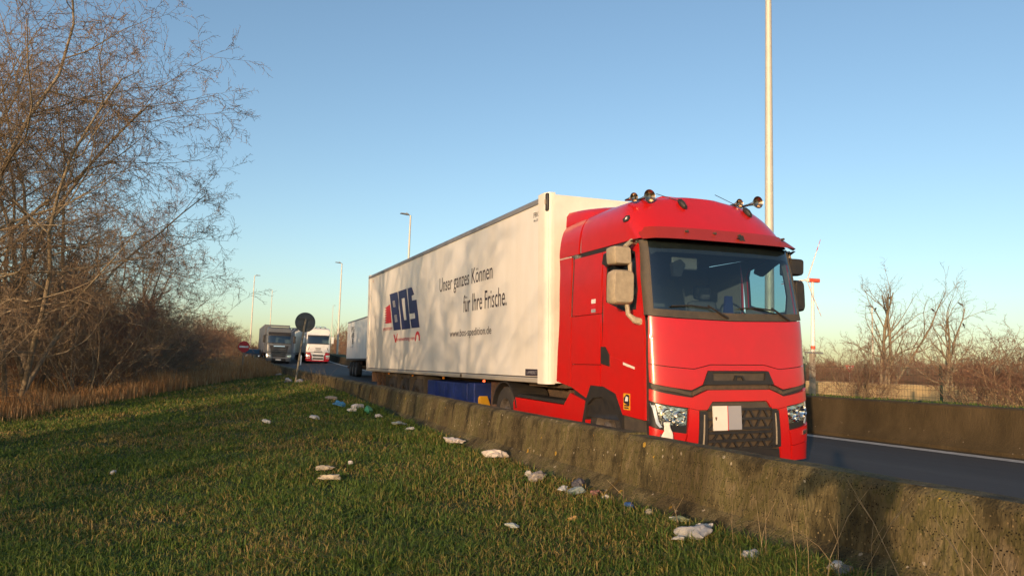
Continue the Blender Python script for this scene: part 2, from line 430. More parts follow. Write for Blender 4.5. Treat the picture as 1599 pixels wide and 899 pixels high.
# ------------------------------------------------------------------ cab surface shared by all tractors
ZT = [0.1, 0.5, 1.0, 1.4, 1.9, 2.4, 2.9, 3.006, 3.113, 3.219, 3.339, 3.453, 3.538, 3.609]
Y0 = [-.24, -.27, -.25, -.22, -.18, -.10, .0, .062, .135, .212, .304, .393, .461, .519]
AA = [.26, .26, .25, .24, .22, .22, .24, .29, .32, .35, .384, .416, .44, .46]
WW = [1.25, 1.25, 1.25, 1.25, 1.245, 1.235, 1.21, 1.21, 1.208, 1.198, 1.167, 1.091, .954, .508]
def itp(xs, ys, x):
    if x <= xs[0]: return ys[0]
    if x >= xs[-1]: return ys[-1]
    i = 0
    while xs[i + 1] < x: i += 1
    def sl(j):
        if j <= 0 or j >= len(xs) - 1:
            p, q = max(j - 1, 0), min(j + 1, len(xs) - 1)
            return (ys[q] - ys[p]) / (xs[q] - xs[p])
        d0 = (ys[j] - ys[j - 1]) / (xs[j] - xs[j - 1]); d1 = (ys[j + 1] - ys[j]) / (xs[j + 1] - xs[j])
        return 0 if d0 * d1 <= 0 else 2 * d0 * d1 / (d0 + d1)
    hh = xs[i + 1] - xs[i]; t = (x - xs[i]) / hh; a, b = sl(i) * hh, sl(i + 1) * hh
    return ys[i] * (2 * t ** 3 - 3 * t * t + 1) + a * (t ** 3 - 2 * t * t + t) + ys[i + 1] * (3 * t * t - 2 * t ** 3) + b * (t ** 3 - t * t)
def S(u, z):
    y0, a, w_ = itp(ZT, Y0, z), itp(ZT, AA, z), itp(ZT, WW, z)
    if u < -1: return Vector((1.25 - w_, y0 + a + (-1 - u), z))
    if u > 1: return Vector((1.25 + w_, y0 + a + (u - 1), z))
    t = math.sin(u * math.pi / 2)
    return Vector((1.25 + w_ * t, y0 + a * (1 - max(0, 1 - abs(t) ** 3) ** (1 / 3)), z))
def SN(u, z):
    e = .004
    n = (S(u + e, z) - S(u - e, z)).cross(S(u, min(z + e, 3.609)) - S(u, z - e))
    return n.normalized() if n.length > 1e-12 else Vector((0, 0, 1))
def F(x, z):
    t = max(-1, min(1, (x - 1.25) / itp(ZT, WW, z))); return (math.asin(t) * 2 / math.pi, z)
def L(y, z): return (-1 - (y - itp(ZT, Y0, z) - itp(ZT, AA, z)), z)
def mir(pts): return [(-u, z) for u, z in pts][::-1]

def panel(name, outer, material, parent, off=0.0, skirt=.03, holes=(), du=.07, dz=.09):
    polys = [outer] + list(holes)
    flat = [p for q in polys for p in q]
    tris = tessellate_polygon([[Vector((u, z, 0)) for u, z in q] for q in polys])
    bm = bmesh.new()
    bv = [bm.verts.new((u, z, 0)) for u, z in flat]
    for t in tris:
        try: bm.faces.new([bv[i] for i in t])
        except ValueError: pass
    us, zs = [p[0] for p in flat], [p[1] for p in flat]
    cuts = [(u, 0) for u in np.arange(-1, 1.0001, du) if min(us) < u < max(us)]
    cuts += [(u, 0) for u in (-1.9, -1.45, 1.45, 1.9, 1.0) if min(us) < u < max(us)]
    for u, _ in cuts:
        bmesh.ops.bisect_plane(bm, geom=bm.verts[:] + bm.edges[:] + bm.faces[:], plane_co=(u, 0, 0), plane_no=(1, 0, 0), dist=1e-5)
    for z in np.arange(.1, 3.72, dz):
        if min(zs) < z < max(zs):
            bmesh.ops.bisect_plane(bm, geom=bm.verts[:] + bm.edges[:] + bm.faces[:], plane_co=(0, z, 0), plane_no=(0, 1, 0), dist=1e-5)
    bm.verts.ensure_lookup_table()
    uv = {v: (v.co.x, v.co.y) for v in bm.verts}
    nrm = {v: SN(*uv[v]) for v in bm.verts}
    bnd = [e for e in bm.edges if len(e.link_faces) == 1]
    be = [(e.verts[0], e.verts[1]) for e in bnd]
    for v in list(uv): v.co = S(*uv[v]) + nrm[v] * off
    for f in bm.faces:
        f.normal_update()
        f.smooth = True
        if f.normal.dot(nrm[f.verts[0]]) < 0: f.normal_flip()
    if skirt:
        for a, b in be:
            q = [bm.verts.new(a.co), bm.verts.new(b.co), bm.verts.new(b.co - nrm[b] * skirt), bm.verts.new(a.co - nrm[a] * skirt)]
            bm.faces.new(q)
    me = bpy.data.meshes.new(name); bm.to_mesh(me); bm.free()
    return link(name, me, material, parent)

def rect(x0, x1, z0, z1): return [F(x0, z0), F(x1, z0), F(x1, z1), F(x0, z1)]
def srect(y0, y1, z0, z1): return [L(y1, z0), L(y0, z0), L(y0, z1), L(y1, z1)]

def roof_mesh(name, material, parent, yr=1.78, z0=2.925, zmax=3.609):
    zs = [z0] + [z for z in (3.0, 3.05, 3.1, 3.15, 3.2, 3.26, 3.32, 3.38, 3.44, 3.48, 3.52, 3.545, 3.57, 3.585, 3.6, 3.609) if z <= zmax]
    uu = [-1 + 2 * i / 40 for i in range(41)]
    rows, n = [], 0
    b = MB()
    for z in zs:
        yb = itp(ZT, Y0, z) + itp(ZT, AA, z)
        side = max(0.02, yr - yb)
        u_ = [-1 - side * (1 - k / 6) for k in range(6)] + uu + [1 + side * (k + 1) / 6 for k in range(6)]
        b.v += [tuple(S(u, z)) for u in u_]
        n = len(u_)
    for i in range(len(zs) - 1):
        b.f += [(i * n + j, i * n + j + 1, (i + 1) * n + j + 1, (i + 1) * n + j) for j in range(n - 1)]
    # crown: join the left and right halves of the top row, then close the rear
    t = (len(zs) - 1) * n
    for j in range(n // 2):
        q = (t + j, t + j + 1, t + n - 2 - j, t + n - 1 - j)
        if len(set(q)) == 4: b.f.append(q)
        else: b.f.append(tuple(dict.fromkeys(q)))
    b.f.append(tuple([i * n for i in range(len(zs))] + [i * n + n - 1 for i in range(len(zs))][::-1]))
    return b.build(name, material, parent, smooth=50)

def wheel(parent, xo, y, z, r=.5, wdt=.3, out=-1, name='wheel', hub=.03, material=None):
    """xo: outer face x, out: direction the outer face looks (-1 = -x)"""
    e = empty(name, (xo, y, z), parent=parent)
    d = -out * wdt
    MB().lathe([(r * .58, 0), (r * .62, -.0 * d), (r * .9, .0), (r * .97, d * .08), (r, d * .18), (r, d * .82), (r * .97, d * .92), (r * .9, d), (r * .58, d)], 'x', (0, 0, 0), 28).build('tyre', M['rub'], e, smooth=40)
    b = MB().lathe([(r * .58, 0), (r * .55, d * .06), (r * .5, d * .30), (r * .3, d * .34), (r * .28, d * .1), (r * .2, d * .02), (.001, 0)], 'x', (0, 0, 0), 24)
    for k in range(10):
        a = 6.283 * k / 10
        b.lathe([(.001, -d * .02), (.018, 0), (.02, d * .34)], 'x', (d * .22, r * .38 * math.cos(a), r * .38 * math.sin(a)), 6)
    b.build('rim', material or M['rim'], e, smooth=40)
    return e

# ------------------------------------------------------------------ the red tractor
TILT = -.025
T = tag(empty('tractor_unit', (5.28, 8.28, 0), (0, TILT, 0)), 'red high-roof tractor unit parked nose towards us behind the mossy barrier', 'truck')
RM = M['red']
# dark inner shell seen through the gaps
panel('inner_shell', [L(2.0, .55), L(.2, .55), F(.02, .12), F(2.48, .12), (-L(.2, .55)[0], .55), (-L(2.0, .55)[0], .55), (-L(2.0, 1.86)[0], 1.86), F(2.49, 1.86), F(.01, 1.86), L(2.0, 1.86)], M['blk'], T, off=-.035, skirt=0)
MB().box(.05, 2.45, 1.92, 2.0, .75, 2.95).build('rear_wall', M['interior'], T)
MB().box(.04, 2.46, .05, 1.92, 1.05, 1.12).build('cab_floor', M['interior'], T)
MB().box(.10, 2.40, .30, 1.95, 2.86, 2.90).build('cab_ceiling', M['interior'], T)
win = [L(1.02, 2.62), L(1.01, 2.15), L(.50, 1.99), L(.21, 2.0), L(.17, 2.26), L(.27, 2.76), L(.50, 2.84), L(.96, 2.74)]
def door_outline():
    return [L(1.135, 2.86), L(1.135, .995), L(1.04, .985), L(.73, .905), L(.55, .64), L(.015, .605), L(.015, 1.0), L(.02, 1.6), L(.05, 1.92), L(.125, 2.4), L(.215, 2.86)]
for sgn in (1, -1):
    mm = (lambda p: p) if sgn == 1 else mir
    d = panel('door', mm(door_outline()), RM, T, holes=[mm(win)])
    panel('door_liner', mm([(u * 1.0, z) for u, z in door_outline()]), M['interior'], d, off=-.034, skirt=0, holes=[mm(win)])
    panel('window_trim', mm([(u, z) for u, z in win]), M['blk'], d, off=-.012, skirt=.0, holes=[mm([L(.97, 2.60), L(.96, 2.18), L(.50, 2.04), L(.26, 2.05), L(.23, 2.26), L(.31, 2.73), L(.52, 2.79), L(.93, 2.70)])])
    panel('window_pane', mm([L(.97, 2.60), L(.96, 2.18), L(.50, 2.04), L(.26, 2.05), L(.23, 2.26), L(.31, 2.73), L(.52, 2.79), L(.93, 2.70)]), M['side_glass'], d, off=-.016, skirt=0)
    panel('door_handle', mm([L(1.11, 1.535), L(.99, 1.53), L(.88, 1.42), L(.88, 1.265), L(1.11, 1.30)]), M['blk'], d, off=.012, skirt=.03)
    # crease: a thin raised fold falling forward across the door
    panel('door_crease', mm([L(.86, 1.40), L(.02, 1.255), L(.02, 1.24), L(.86, 1.375)]), RM, d, off=.006, skirt=.01)
    q = panel('quarter_panel', mm(srect(1.15, 2.0, 2.0, 2.86)), RM, T)
    panel('quarter_panel', mm(srect(1.15, 2.03, 1.29, 1.99)), RM, T)
    panel('quarter_panel', mm([L(2.03, .95), L(1.53, .80), L(1.41, .995), L(1.15, .99), L(1.15, 1.28), L(2.03, 1.28)]), RM, T)
    panel('gap_strip', mm(srect(2.0, 2.08, 2.0, 2.89)), M['blk'], T, off=-.03, skirt=0)
    panel('deflector', mm([L(2.52, 1.02), L(2.05, .955), L(2.05, 1.98), L(2.09, 2.0), L(2.09, 2.895), L(2.50, 2.90)]), RM, T, off=.004)
    panel('deflector', mm([L(2.50, 2.925), L(1.86, 2.925), L(1.83, 3.2), L(1.80, 3.45), L(2.44, 3.45)]), RM, T, off=.004)
    panel('sealant_line', mm([L(2.50, 2.902), L(2.10, 2.897), L(2.10, 2.913), L(2.50, 2.92)]), M['seal'], T, off=.006, skirt=.01)
    panel('drip_line', mm([L(1.80, 2.87), L(1.10, 2.865), L(1.0, 2.855), L(.25, 2.85), L(.25, 2.925), L(.98, 2.915), L(1.1, 2.93), L(1.80, 2.925)]), M['blk'], T, off=-.008, skirt=.02)
    panel('pillar_trim', mm([L(.20, 2.90), L(.115, 2.4), L(.03, 1.915), F(.075, 1.93), F(.085, 2.0), F(.10, 2.45), F(.115, 2.90)]), M['dust'], T, off=.002, skirt=.03)
    panel('fender', mm([L(1.70, .40), L(1.56, .79), L(1.42, .995), L(1.04, .985), L(.73, .905), L(.55, .64), L(.55, .44), L(.60, .44), L(.60, .50), L(.72, .72), L(.88, .80), L(1.10, .845), L(1.35, .82), L(1.52, .72), L(1.60, .50), L(1.62, .40)]), M['blk'], T, off=.006, skirt=.12)
    panel('step', mm([L(.545, .15), L(.03, .15), L(.03, .595), L(.545, .63)]), M['dust'], T, off=-.02, skirt=.25)
    panel('side_skirt', mm([L(1.66, .12), L(1.58, .76), L(2.08, .86), L(2.30, .67), L(4.22, .70), L(4.28, .60), L(4.28, .12)]), RM, T, off=-.01, skirt=.10)
    panel('skirt_top_step', mm([L(4.15, .71), L(2.35, .68), L(2.35, .73), L(4.15, .76)]), M['blk'], T, off=-.03, skirt=.30)
roof_mesh('roof', RM, T)
for x0_, x1_ in ((.06, .08), (2.42, 2.44)):
    MB().box(x0_, x1_, 1.14, 1.92, 1.13, 2.85).build('side_liner', M['interior'], T)
# upper collar behind the roof
b = MB()
for (yy, xi, zl, zt_) in ((1.30, .36, 3.38, 3.58), (1.70, .22, 3.40, 3.63), (2.10, .15, 3.42, 3.67), (2.44, .12, 3.42, 3.69)):
    b.v += [(xi, yy, zl), (xi + .01, yy, zt_ - .10), (xi + .06, yy, zt_ - .03), (xi + .18, yy, zt_), (2.5 - xi - .18, yy, zt_), (2.5 - xi - .06, yy, zt_ - .03), (2.5 - xi - .01, yy, zt_ - .10), (2.5 - xi, yy, zl)]
for i in range(3):
    b.f += [(i * 8 + k, i * 8 + k + 1, i * 8 + 9 + k, i * 8 + 8 + k) for k in range(7)]
b.f += [tuple(range(8)), tuple(range(24, 32))]
b.build('roof_collar', RM, T, smooth=40)
MB().prism([(.74, 3.56), (.78, 3.655), (.84, 3.67), (1.72, 3.67), (1.80, 3.655), (1.84, 3.56)], 'y', .80, 1.5).build('roof_hatch', RM, T, bevel=.012)
panel('marker_lamp', [L(.56, 3.19), L(.49, 3.19), L(.46, 3.23), L(.49, 3.27), L(.56, 3.27), L(.59, 3.23)], M['blk'], T, off=.014, skirt=.03)
panel('marker_lens', [L(.54, 3.215), L(.51, 3.215), L(.51, 3.245), L(.54, 3.245)], M['paper'], T, off=.02, skirt=.01)
# windscreen
panel('windscreen', [F(.09, 2.0), F(.6, 1.975), F(1.25, 1.965), F(1.9, 1.975), F(2.41, 2.0), F(2.385, 2.90), F(.115, 2.90)], M['screen'], T, off=-.006, skirt=0, du=.05, dz=.06)
panel('windscreen_frit', [F(.13, 2.70), F(.20, 2.74), F(2.30, 2.74), F(2.37, 2.70), F(2.385, 2.90), F(.115, 2.90)], M['blk'], T, off=-.014, skirt=0)
panel('cowl', [F(.02, 1.915), F(.4, 1.885), F(1.25, 1.865), F(2.1, 1.885), F(2.48, 1.915), F(2.41, 1.998), F(1.9, 1.973), F(1.25, 1.963), F(.6, 1.973), F(.09, 1.998)], M['dust'], T, off=.006, skirt=.04)
for xa, xb in ((1.12, .30), (2.15, 1.32)):
    P1 = S(*F(xa, 1.90)) + Vector((0, -.03, 0)); P2 = S(*F(xa - .30, 2.05)) + Vector((0, -.04, 0)); P3 = S(*F(xb, 2.03)) + Vector((0, -.03, 0))
    wp = MB().tube([P1, P1 + (P2 - P1) * .5, P2], [.018, .014, .012], 6).build('wiper', M['blk'], T)
    MB().tube([P2 + Vector((.06, 0, -.03)), S(*F((xa - .3 + xb) / 2, 2.045)) + Vector((0, -.03, 0)), P3], .011, 6).build('wiper_blade', M['blk'], wp)
# visor
b = MB(); nn = 28
for k in range(nn + 1):
    t = -1 + 2 * k / nn
    x = 1.25 + 1.22 * t
    cv = 1 - (1 - abs(t) ** 3.2) ** (1 / 3.2) if abs(t) < 1 else 1
    yb = -.17 + .22 * cv; yt = .045 + .30 * cv
    for (dy, z) in ((yb, 2.895), (yb + .02, 2.895), (yt + .03, 3.075), (yt, 3.085)):
        b.v.append((1.25 + (1.225 if z < 3 else 1.15) * t, dy, z))
for k in range(nn):
    b.f += [(k * 4 + j, k * 4 + (j + 1) % 4, k * 4 + 4 + (j + 1) % 4, k * 4 + 4 + j) for j in range(4)]
b.f += [(0, 1, 2, 3), (nn * 4, nn * 4 + 1, nn * 4 + 2, nn * 4 + 3)]
vz = b.build('sun_visor', M['visor'], T, smooth=50)
for xq in (.62, 1.06, 1.46, 2.2):
    MB().lathe([(.001, -.02), (.016, -.018), (.016, .03)], 'y', (xq, -.05, 3.02), 8).build('bolt', M['dust'], vz)
# torn dark emblem on the visor
ex, ey, ez = 1.43, -.115, 2.955
MB().prism([(-.06, .015), (-.03, .03), (-.02, .055), (.03, .05), (.05, .0), (.075, -.03), (.05, -.045), (.02, -.01), (-.01, -.045), (-.035, -.03), (-.02, 0)], 'y', -.012, .02).build('emblem', M['blk'], vz).location = (ex, ey, ez)
# hood
panel('hood', [F(.012, 1.315), F(.58, 1.25), F(.83, 1.305), F(1.67, 1.305), F(1.92, 1.25), F(2.488, 1.315), F(2.485, 1.60), F(2.475, 1.905), F(2.1, 1.875), F(1.25, 1.856), F(.4, 1.875), F(.025, 1.905), F(.015, 1.6)], RM, T)
panel('hood_lower', [F(.012, 1.08), F(.53, .985), F(.69, 1.05), F(.775, 1.225), F(1.725, 1.225), F(1.81, 1.05), F(1.97, .985), F(2.488, 1.08), F(2.488, 1.305), F(1.92, 1.24), F(1.67, 1.295), F(.83, 1.295), F(.58, 1.24), F(.012, 1.305)], RM, T)
ug = panel('upper_grille', [F(.69, 1.05), F(1.81, 1.05), F(1.73, 1.218), F(.78, 1.218)], M['blk'], T, off=.012, skirt=.05, holes=[[F(.84, 1.10), F(1.66, 1.10), F(1.68, 1.198), F(.84, 1.198)]])
panel('grille_recess', [F(.82, 1.08), F(1.70, 1.08), F(1.70, 1.21), F(.82, 1.21)], M['dust'], ug, off=-.02, skirt=0)
panel('logo', [F(1.16, 1.10), F(1.19, 1.165), F(1.30, 1.165), F(1.34, 1.10), F(1.31, 1.10), F(1.285, 1.145), F(1.205, 1.145), F(1.19, 1.10)], M['blk'], ug, off=.02, skirt=.03)
panel('hood_gap_bar', [F(.76, .99), F(1.74, .99), F(1.74, 1.045), F(.76, 1.045)], M['frame'], T, off=-.022, skirt=.02)
for s_x in (0, 1):
    mm = (lambda p: p) if not s_x else mir
    panel('hinge_trim', mm([F(.02, 1.02), F(.30, .965), F(.53, .915), F(.53, .955), F(.30, 1.01), F(.02, 1.06)]), M['dust'], T, off=-.012, skirt=.02)
    panel('hinge_bracket', mm([F(.54, .915), F(.66, .965), F(.75, .99), F(.75, 1.04), F(.66, 1.015), F(.54, .96)]), M['frame'], T, off=-.004, skirt=.03)
# bumper
panel('bumper', [F(.008, .858), F(.47, .768), F(.62, .738), F(.74, .74), F(.82, .84), F(1.68, .84), F(1.76, .74), F(1.88, .738), F(2.03, .768), F(2.492, .858), F(2.49, 1.0), F(1.97, .892), F(1.74, .982), F(.76, .982), F(.53, .892), F(.01, 1.0)], RM, T, off=.004, skirt=.06)
for s_x in (0, 1):
    mm = (lambda p: p) if not s_x else mir
    panel('bumper_column', mm([F(.40, .06), F(.58, .06), F(.60, .33), F(.62, .732), F(.485, .76), F(.455, .46)]), RM, T, off=.004, skirt=.06)
    panel('bumper_corner', mm([F(.006, .33), F(.385, .255), F(.445, .452), F(.10, .505), F(.006, .545)]), RM, T, off=.002, skirt=.06)
    panel('bumper_corner', mm([F(.006, .06), F(.39, .06), F(.385, .247), F(.006, .322)]), RM, T, off=.002, skirt=.06)
    panel('fog_lamp', mm([F(.10, .40), F(.19, .385), F(.19, .44), F(.10, .455)]), M['lampchrome'], T, off=.012, skirt=.03)
    h_ = panel('headlight', mm([F(.006, .55), F(.10, .512), F(.445, .46), F(.455, .515), F(.475, .758), F(.008, .848)]), M['blk'], T, off=-.03, skirt=.02)
    panel('reflector', mm([F(.12, .565), F(.30, .562), F(.44, .53), F(.46, .752), F(.06, .82)]), M['lampchrome'], h_, off=-.018, skirt=.01)
    for (cx_, cz_, rr) in ((.19, .69, .075), (.36, .66, .07), (.30, .59, .035)):
        p_ = S(*F(cx_ if not s_x else 2.5 - cx_, cz_))
        MB().lathe([(rr, -.01), (rr * .8, .02), (rr * .4, .035), (.001, .03)], 'y', (p_.x, p_.y - .005, cz_), 16).build('lamp_bowl', M['chrome'], h_)
    panel('daylight_strip', mm([F(.015, .80), F(.055, .80), F(.09, .60), F(.13, .535), F(.10, .525), F(.06, .58), F(.03, .75), F(.01, .83)]), M['drl'], h_, off=-.008, skirt=.01)
    panel('lens', mm([F(.006, .55), F(.10, .512), F(.445, .46), F(.455, .515), F(.475, .758), F(.008, .848)]), M['lens'], h_, off=.0, skirt=0)
M['recess'] = mat('grille_recess', (.085, .062, .038), .8, var=.5, vscale=12, col2=(.05, .036, .024))
gr = panel('grille', [F(.63, .06), F(1.87, .06), F(1.90, .24), F(1.88, .732), F(1.80, .735), F(1.70, .832), F(.80, .832), F(.70, .735), F(.62, .732), F(.60, .32)], M['recess'], T, off=-.03, skirt=0)
for s_x in (0, 1):
    mm = (lambda p: p) if not s_x else mir
    panel('grille_cheek', mm([F(.595, .25), F(.74, .24), F(.745, .72), F(.63, .72)]), M['blk'], gr, off=.004, skirt=.05)
    panel('cheek_strip', mm([F(.665, .28), F(.685, .28), F(.70, .68), F(.685, .68)]), M['mirror'], gr, off=.010, skirt=.01)
panel('grille_header', [F(.76, .74), F(1.74, .74), F(1.69, .825), F(.81, .825)], M['dust'], gr, off=-.015, skirt=.03)
for (za, zb) in ((.50, .74), (.245, .45)):
    hgt = (zb - za)
    for i in range(3):
        z = za + hgt * i / 2
        panel('grille_slat', [F(.75, z - .016), F(1.75, z - .016), F(1.75, z + .016), F(.75, z + .016)], M['blk'], gr, off=.004, skirt=.04, dz=.5)
    for row in range(2):
        z0_, z1_ = za + hgt * row / 2 + .014, za + hgt * (row + 1) / 2 - .014
        for k in range(9):
            xk = .80 + k * .115 + (.03 if row else 0)
            up_ = (k % 2 == 0)
            xa, xb = (xk, xk + .055) if up_ else (xk + .055, xk)
            panel('grille_rib', [F(xa - .011, z0_), F(xa + .011, z0_), F(xb + .011, z1_), F(xb - .011, z1_)], M['blk'], gr, off=.002, skirt=.03, dz=.5)
panel('lower_lip', [F(.60, .06), F(1.90, .06), F(1.88, .215), F(1.4, .235), F(1.1, .235), F(.62, .215)], M['blk'], T, off=.0, skirt=.06)
pl = panel('blank_plate', rect(.812, 1.03, .482, .785), M['cream'], T, off=.02, skirt=.015)
panel('blank_plate', rect(1.035, 1.245, .487, .783), M['ppale'], T, off=.02, skirt=.015)
panel('plate_edge', rect(1.028, 1.037, .482, .785), M['signred'], pl, off=.024, skirt=.01)
MB().prism([(-.012, .02), (.012, .02), (.004, -.02), (-.004, -.02)], 'y', -.004, .004).build('plate_mark', M['rust'], pl).location = (.85, S(*F(.85, .63)).y - .024, .63)
# rag caught in the headlight
rag = bpy.data.meshes.new('rag')
rv, rf = [], []
rg = random.Random(3)
for i in range(9):
    t = i / 8
    for j in range(7):
        s = j / 6
        z = .60 - .215 * t
        x = (.125 - .055 * t ** 3) + s * (.075 + .10 * t ** 2)
        p = S(*F(x, z)); fold = .018 * math.sin(s * 9 + t * 3) + rg.uniform(-.006, .006)
        rv.append((x + rg.uniform(-.004, .004), p.y - .03 - abs(fold), z - .03 * (s > .8) * t))
for i in range(8):
    rf += [(i * 7 + j, i * 7 + j + 1, (i + 1) * 7 + j + 1, (i + 1) * 7 + j) for j in range(6)]
rag.from_pydata(rv, [], rf); rag.shade_smooth()
ro = link('rag', rag, M['cream'])
ro.location, ro.rotation_euler = T.location, T.rotation_euler
ro.modifiers.new('solid', 'SOLIDIFY').thickness = .004
tag(ro, 'torn cream rag hanging from the red truck headlight nearest the barrier', 'rag')
# stickers
w1 = panel('warning_sticker', srect(.36, .52, .71, .92), M['yel'], T, off=.004, skirt=.004)
panel('sticker_figure', [L(.51, .80), L(.37, .76), L(.37, .90), L(.44, .91), L(.51, .86)], M['pblk'], w1, off=.006, skirt=0)
panel('sticker_figure', [L(.48, .82), L(.40, .82), L(.40, .875), L(.45, .885)], M['paper'], w1, off=.008, skirt=0)
for z in (.735, .765):
    panel('sticker_text', srect(.385, .50, z - .009, z + .009), M['pblk'], w1, off=.006, skirt=0)
panel('pale_strip', [L(.52, 1.325), L(.24, 1.265), L(.24, 1.235), L(.52, 1.29)], M['cream'], T, off=.008, skirt=.004)
for z, c in ((2.18, 'paper'), (2.10, 'signred'), (2.05, 'ppale')):
    panel('side_sticker', srect(1.28, 1.41, z - .03, z + .03), M[c], T, off=.004, skirt=0)
# mirrors
for sgn in (1, -1):
    e = empty('mirror', (0, 0, 0), parent=T)
    def mx_(x): return x if sgn == 1 else 2.5 - x - (.13 if x < -.1 else 0)
    def hous(nm, x0, x1, y0, y1, z0, z1, taper):
        b = MB()
        ring = []
        for (yy, k) in ((y0, .86), (y0 + .03, .97), (y0 + .1, 1.0), (y1, .93)):
            cx_, cz_ = (x0 + x1) / 2, (z0 + z1) / 2
            hw, hz = (x1 - x0) / 2 * k, (z1 - z0) / 2 * k
            for i in range(20):
                a = 6.2832 * i / 20
                ca, sa = math.cos(a), math.sin(a)
                q = .28
                px_ = cx_ + hw * math.copysign(abs(ca) ** q, ca); pz_ = cz_ + hz * math.copysign(abs(sa) ** q, sa)
                b.v.append((mx_(px_ + taper * (pz_ - cz_)), yy, pz_))
        for r_ in range(3):
            b.f += [(r_ * 20 + i, r_ * 20 + (i + 1) % 20, r_ * 20 + 20 + (i + 1) % 20, r_ * 20 + 20 + i) for i in range(20)]
        b.f += [tuple(range(20)), tuple(range(60, 80))]
        return b.build(nm, M['mirror'] if sgn == 1 else M['blk'], e, smooth=45)  # left housings coloured as sunlit, right ones black as if in shade
    hous('mirror_housing', -.36, -.10, .12, .34, 2.56, 2.80, -.05)
    hous('mirror_housing', -.37, -.06, .12, .32, 2.05, 2.50, .03)
    MB().tube([(mx_(.10), .30, 2.86), (mx_(-.05), .22, 2.88), (mx_(-.16), .20, 2.80)], [.035, .035, .03], 8).build('mirror_arm', M['mirror'], e)
    MB().tube([(mx_(-.11), .16, 2.6), (mx_(-.11), .16, 2.44)], .028, 8).build('mirror_arm', M['mirror'], e)
    MB().tube([(mx_(-.14), .2, 2.1), (mx_(-.13), .18, 1.93), (mx_(-.06), .14, 1.86), (mx_(.04), .10, 1.83)], [.03, .032, .045, .05], 8).build('mirror_arm', M['mirror'], e)
    MB().prism([(.10, 2.90), (.9, 2.80), (.95, 2.66), (.80, 2.60), (.55, 2.72)], 'x', mx_(-.01), mx_(-.09)).build('ramp_mirror', M['blk'], e, bevel=.02)
# horns, antennas
for x1_, y1_, x2_, y2_ in ((.38, .47, .18, .72), (2.21, .47, 1.94, .72)):
    e = empty('air_horn', (x1_, y1_, 3.46 if x1_ < 1 else 3.53), parent=T)
    MB().lathe([(.001, .06), (.05, .05), (.085, .0), (.09, -.005), (.07, .03), (.03, .10), (.018, .2), (.016, .42)], 'y', (0, -.02, .10), 18).build('horn_bell', M['horn'], e)
    MB().lathe([(.001, .05), (.035, .04), (.058, .0), (.062, -.004), (.045, .03), (.02, .10), (.014, .22)], 'y', (x2_ - x1_, .05, .08), 16).build('horn_bell', M['horn'], e)
    MB().tube([(0, .30, .10), (x2_ - x1_, .28, .08)], .012, 6).build('horn_bracket', M['blk'], e)
    MB().tube([(-.02, .30, .10), (-.02 * (1 if x1_ < 1 else 14), .34, -.10)], .014, 6).build('horn_bracket', M['blk'], e)
for (xq, zq) in ((.86, 3.46), (1.98, 3.44)):
    p_ = S(*F(xq, zq))
    e = MB().lathe([(.001, -.10), (.035, -.07), (.045, 0), (.035, .06), (.001, .10)], 'z', (0, 0, 0), 10).build('antenna', M['blk'], T)
    e.location = (p_.x, p_.y - .02, p_.z + .02); e.rotation_euler = (R(-35), R(-18), 0)
    MB().tube([(0, 0, .05), (-.16, .10, .36 if xq < 1 else .52)], .005, 5).build('antenna_rod', M['blk'], e)
# interior
MB().prism([(.10, 1.15), (.42, 1.15), (.48, 1.75), (.40, 1.93), (.12, 1.95), (.0, 1.90)], 'x', .12, 2.38).build('dashboard', M['interior'], T, bevel=.02)
for xq in (.62, 1.88):
    st = MB().box(xq - .25, xq + .25, .85, 1.35, 1.4, 1.62).build('seat', M['seat'], T, bevel=.05)
    MB().box(xq - .24, xq + .24, 1.28, 1.45, 1.6, 2.25).build('backrest', M['seat'], st, bevel=.06)
    MB().box(xq - .14, xq + .14, 1.30, 1.42, 2.27, 2.48).build('headrest', M['seat'], st, bevel=.05)
sw = MB()
cs = Vector((1.88, .62, 1.98))
pts = [cs + Vector((.22 * math.cos(a), .10 * math.sin(a), .20 * math.sin(a))) for a in [6.2832 * i / 24 for i in range(25)]]
sw.tube(pts, .016, 6, cap=False).tube([cs + Vector((-.21, 0, 0)), cs, cs + Vector((.21, 0, 0))], .018, 6).tube([cs, cs + Vector((0, -.15, -.22))], .03, 6)
sw.build('steering_wheel', M['blk'], T)
MB().prism([(.32, 1.92), (.48, 1.92), (.46, 2.22), (.36, 2.22)], 'y', .0 + .12, .16).build('dashboard_sign', M['navy'], T).location = (1.0, 0, 0)
MB().box(.30, .85, 1.86, 1.91, 1.75, 2.25).build('wall_sheet', M['tan'], T, bevel=.01)  # tan boxes imitate sunlit patches on the cab walls
MB().box(.12, .2, 1.5, 1.9, 1.7, 2.6).build('wall_sheet', M['tan'], T, bevel=.02)
MB().box(.95, 1.25, .2, .4, 1.955, 1.985).build('papers', M['paper'], T, bevel=.004)
MB().box(.55, .95, .18, .22, 2.55, 2.72).build('sun_blind', M['interior'], T, bevel=.02)
MB().prism([(0, 0), (.13, .06), (.20, .0), (.14, -.17), (.03, -.17)], 'y', .14, .20).build('inner_mirror', M['blk'], T).location = (.52, 0, 2.62)
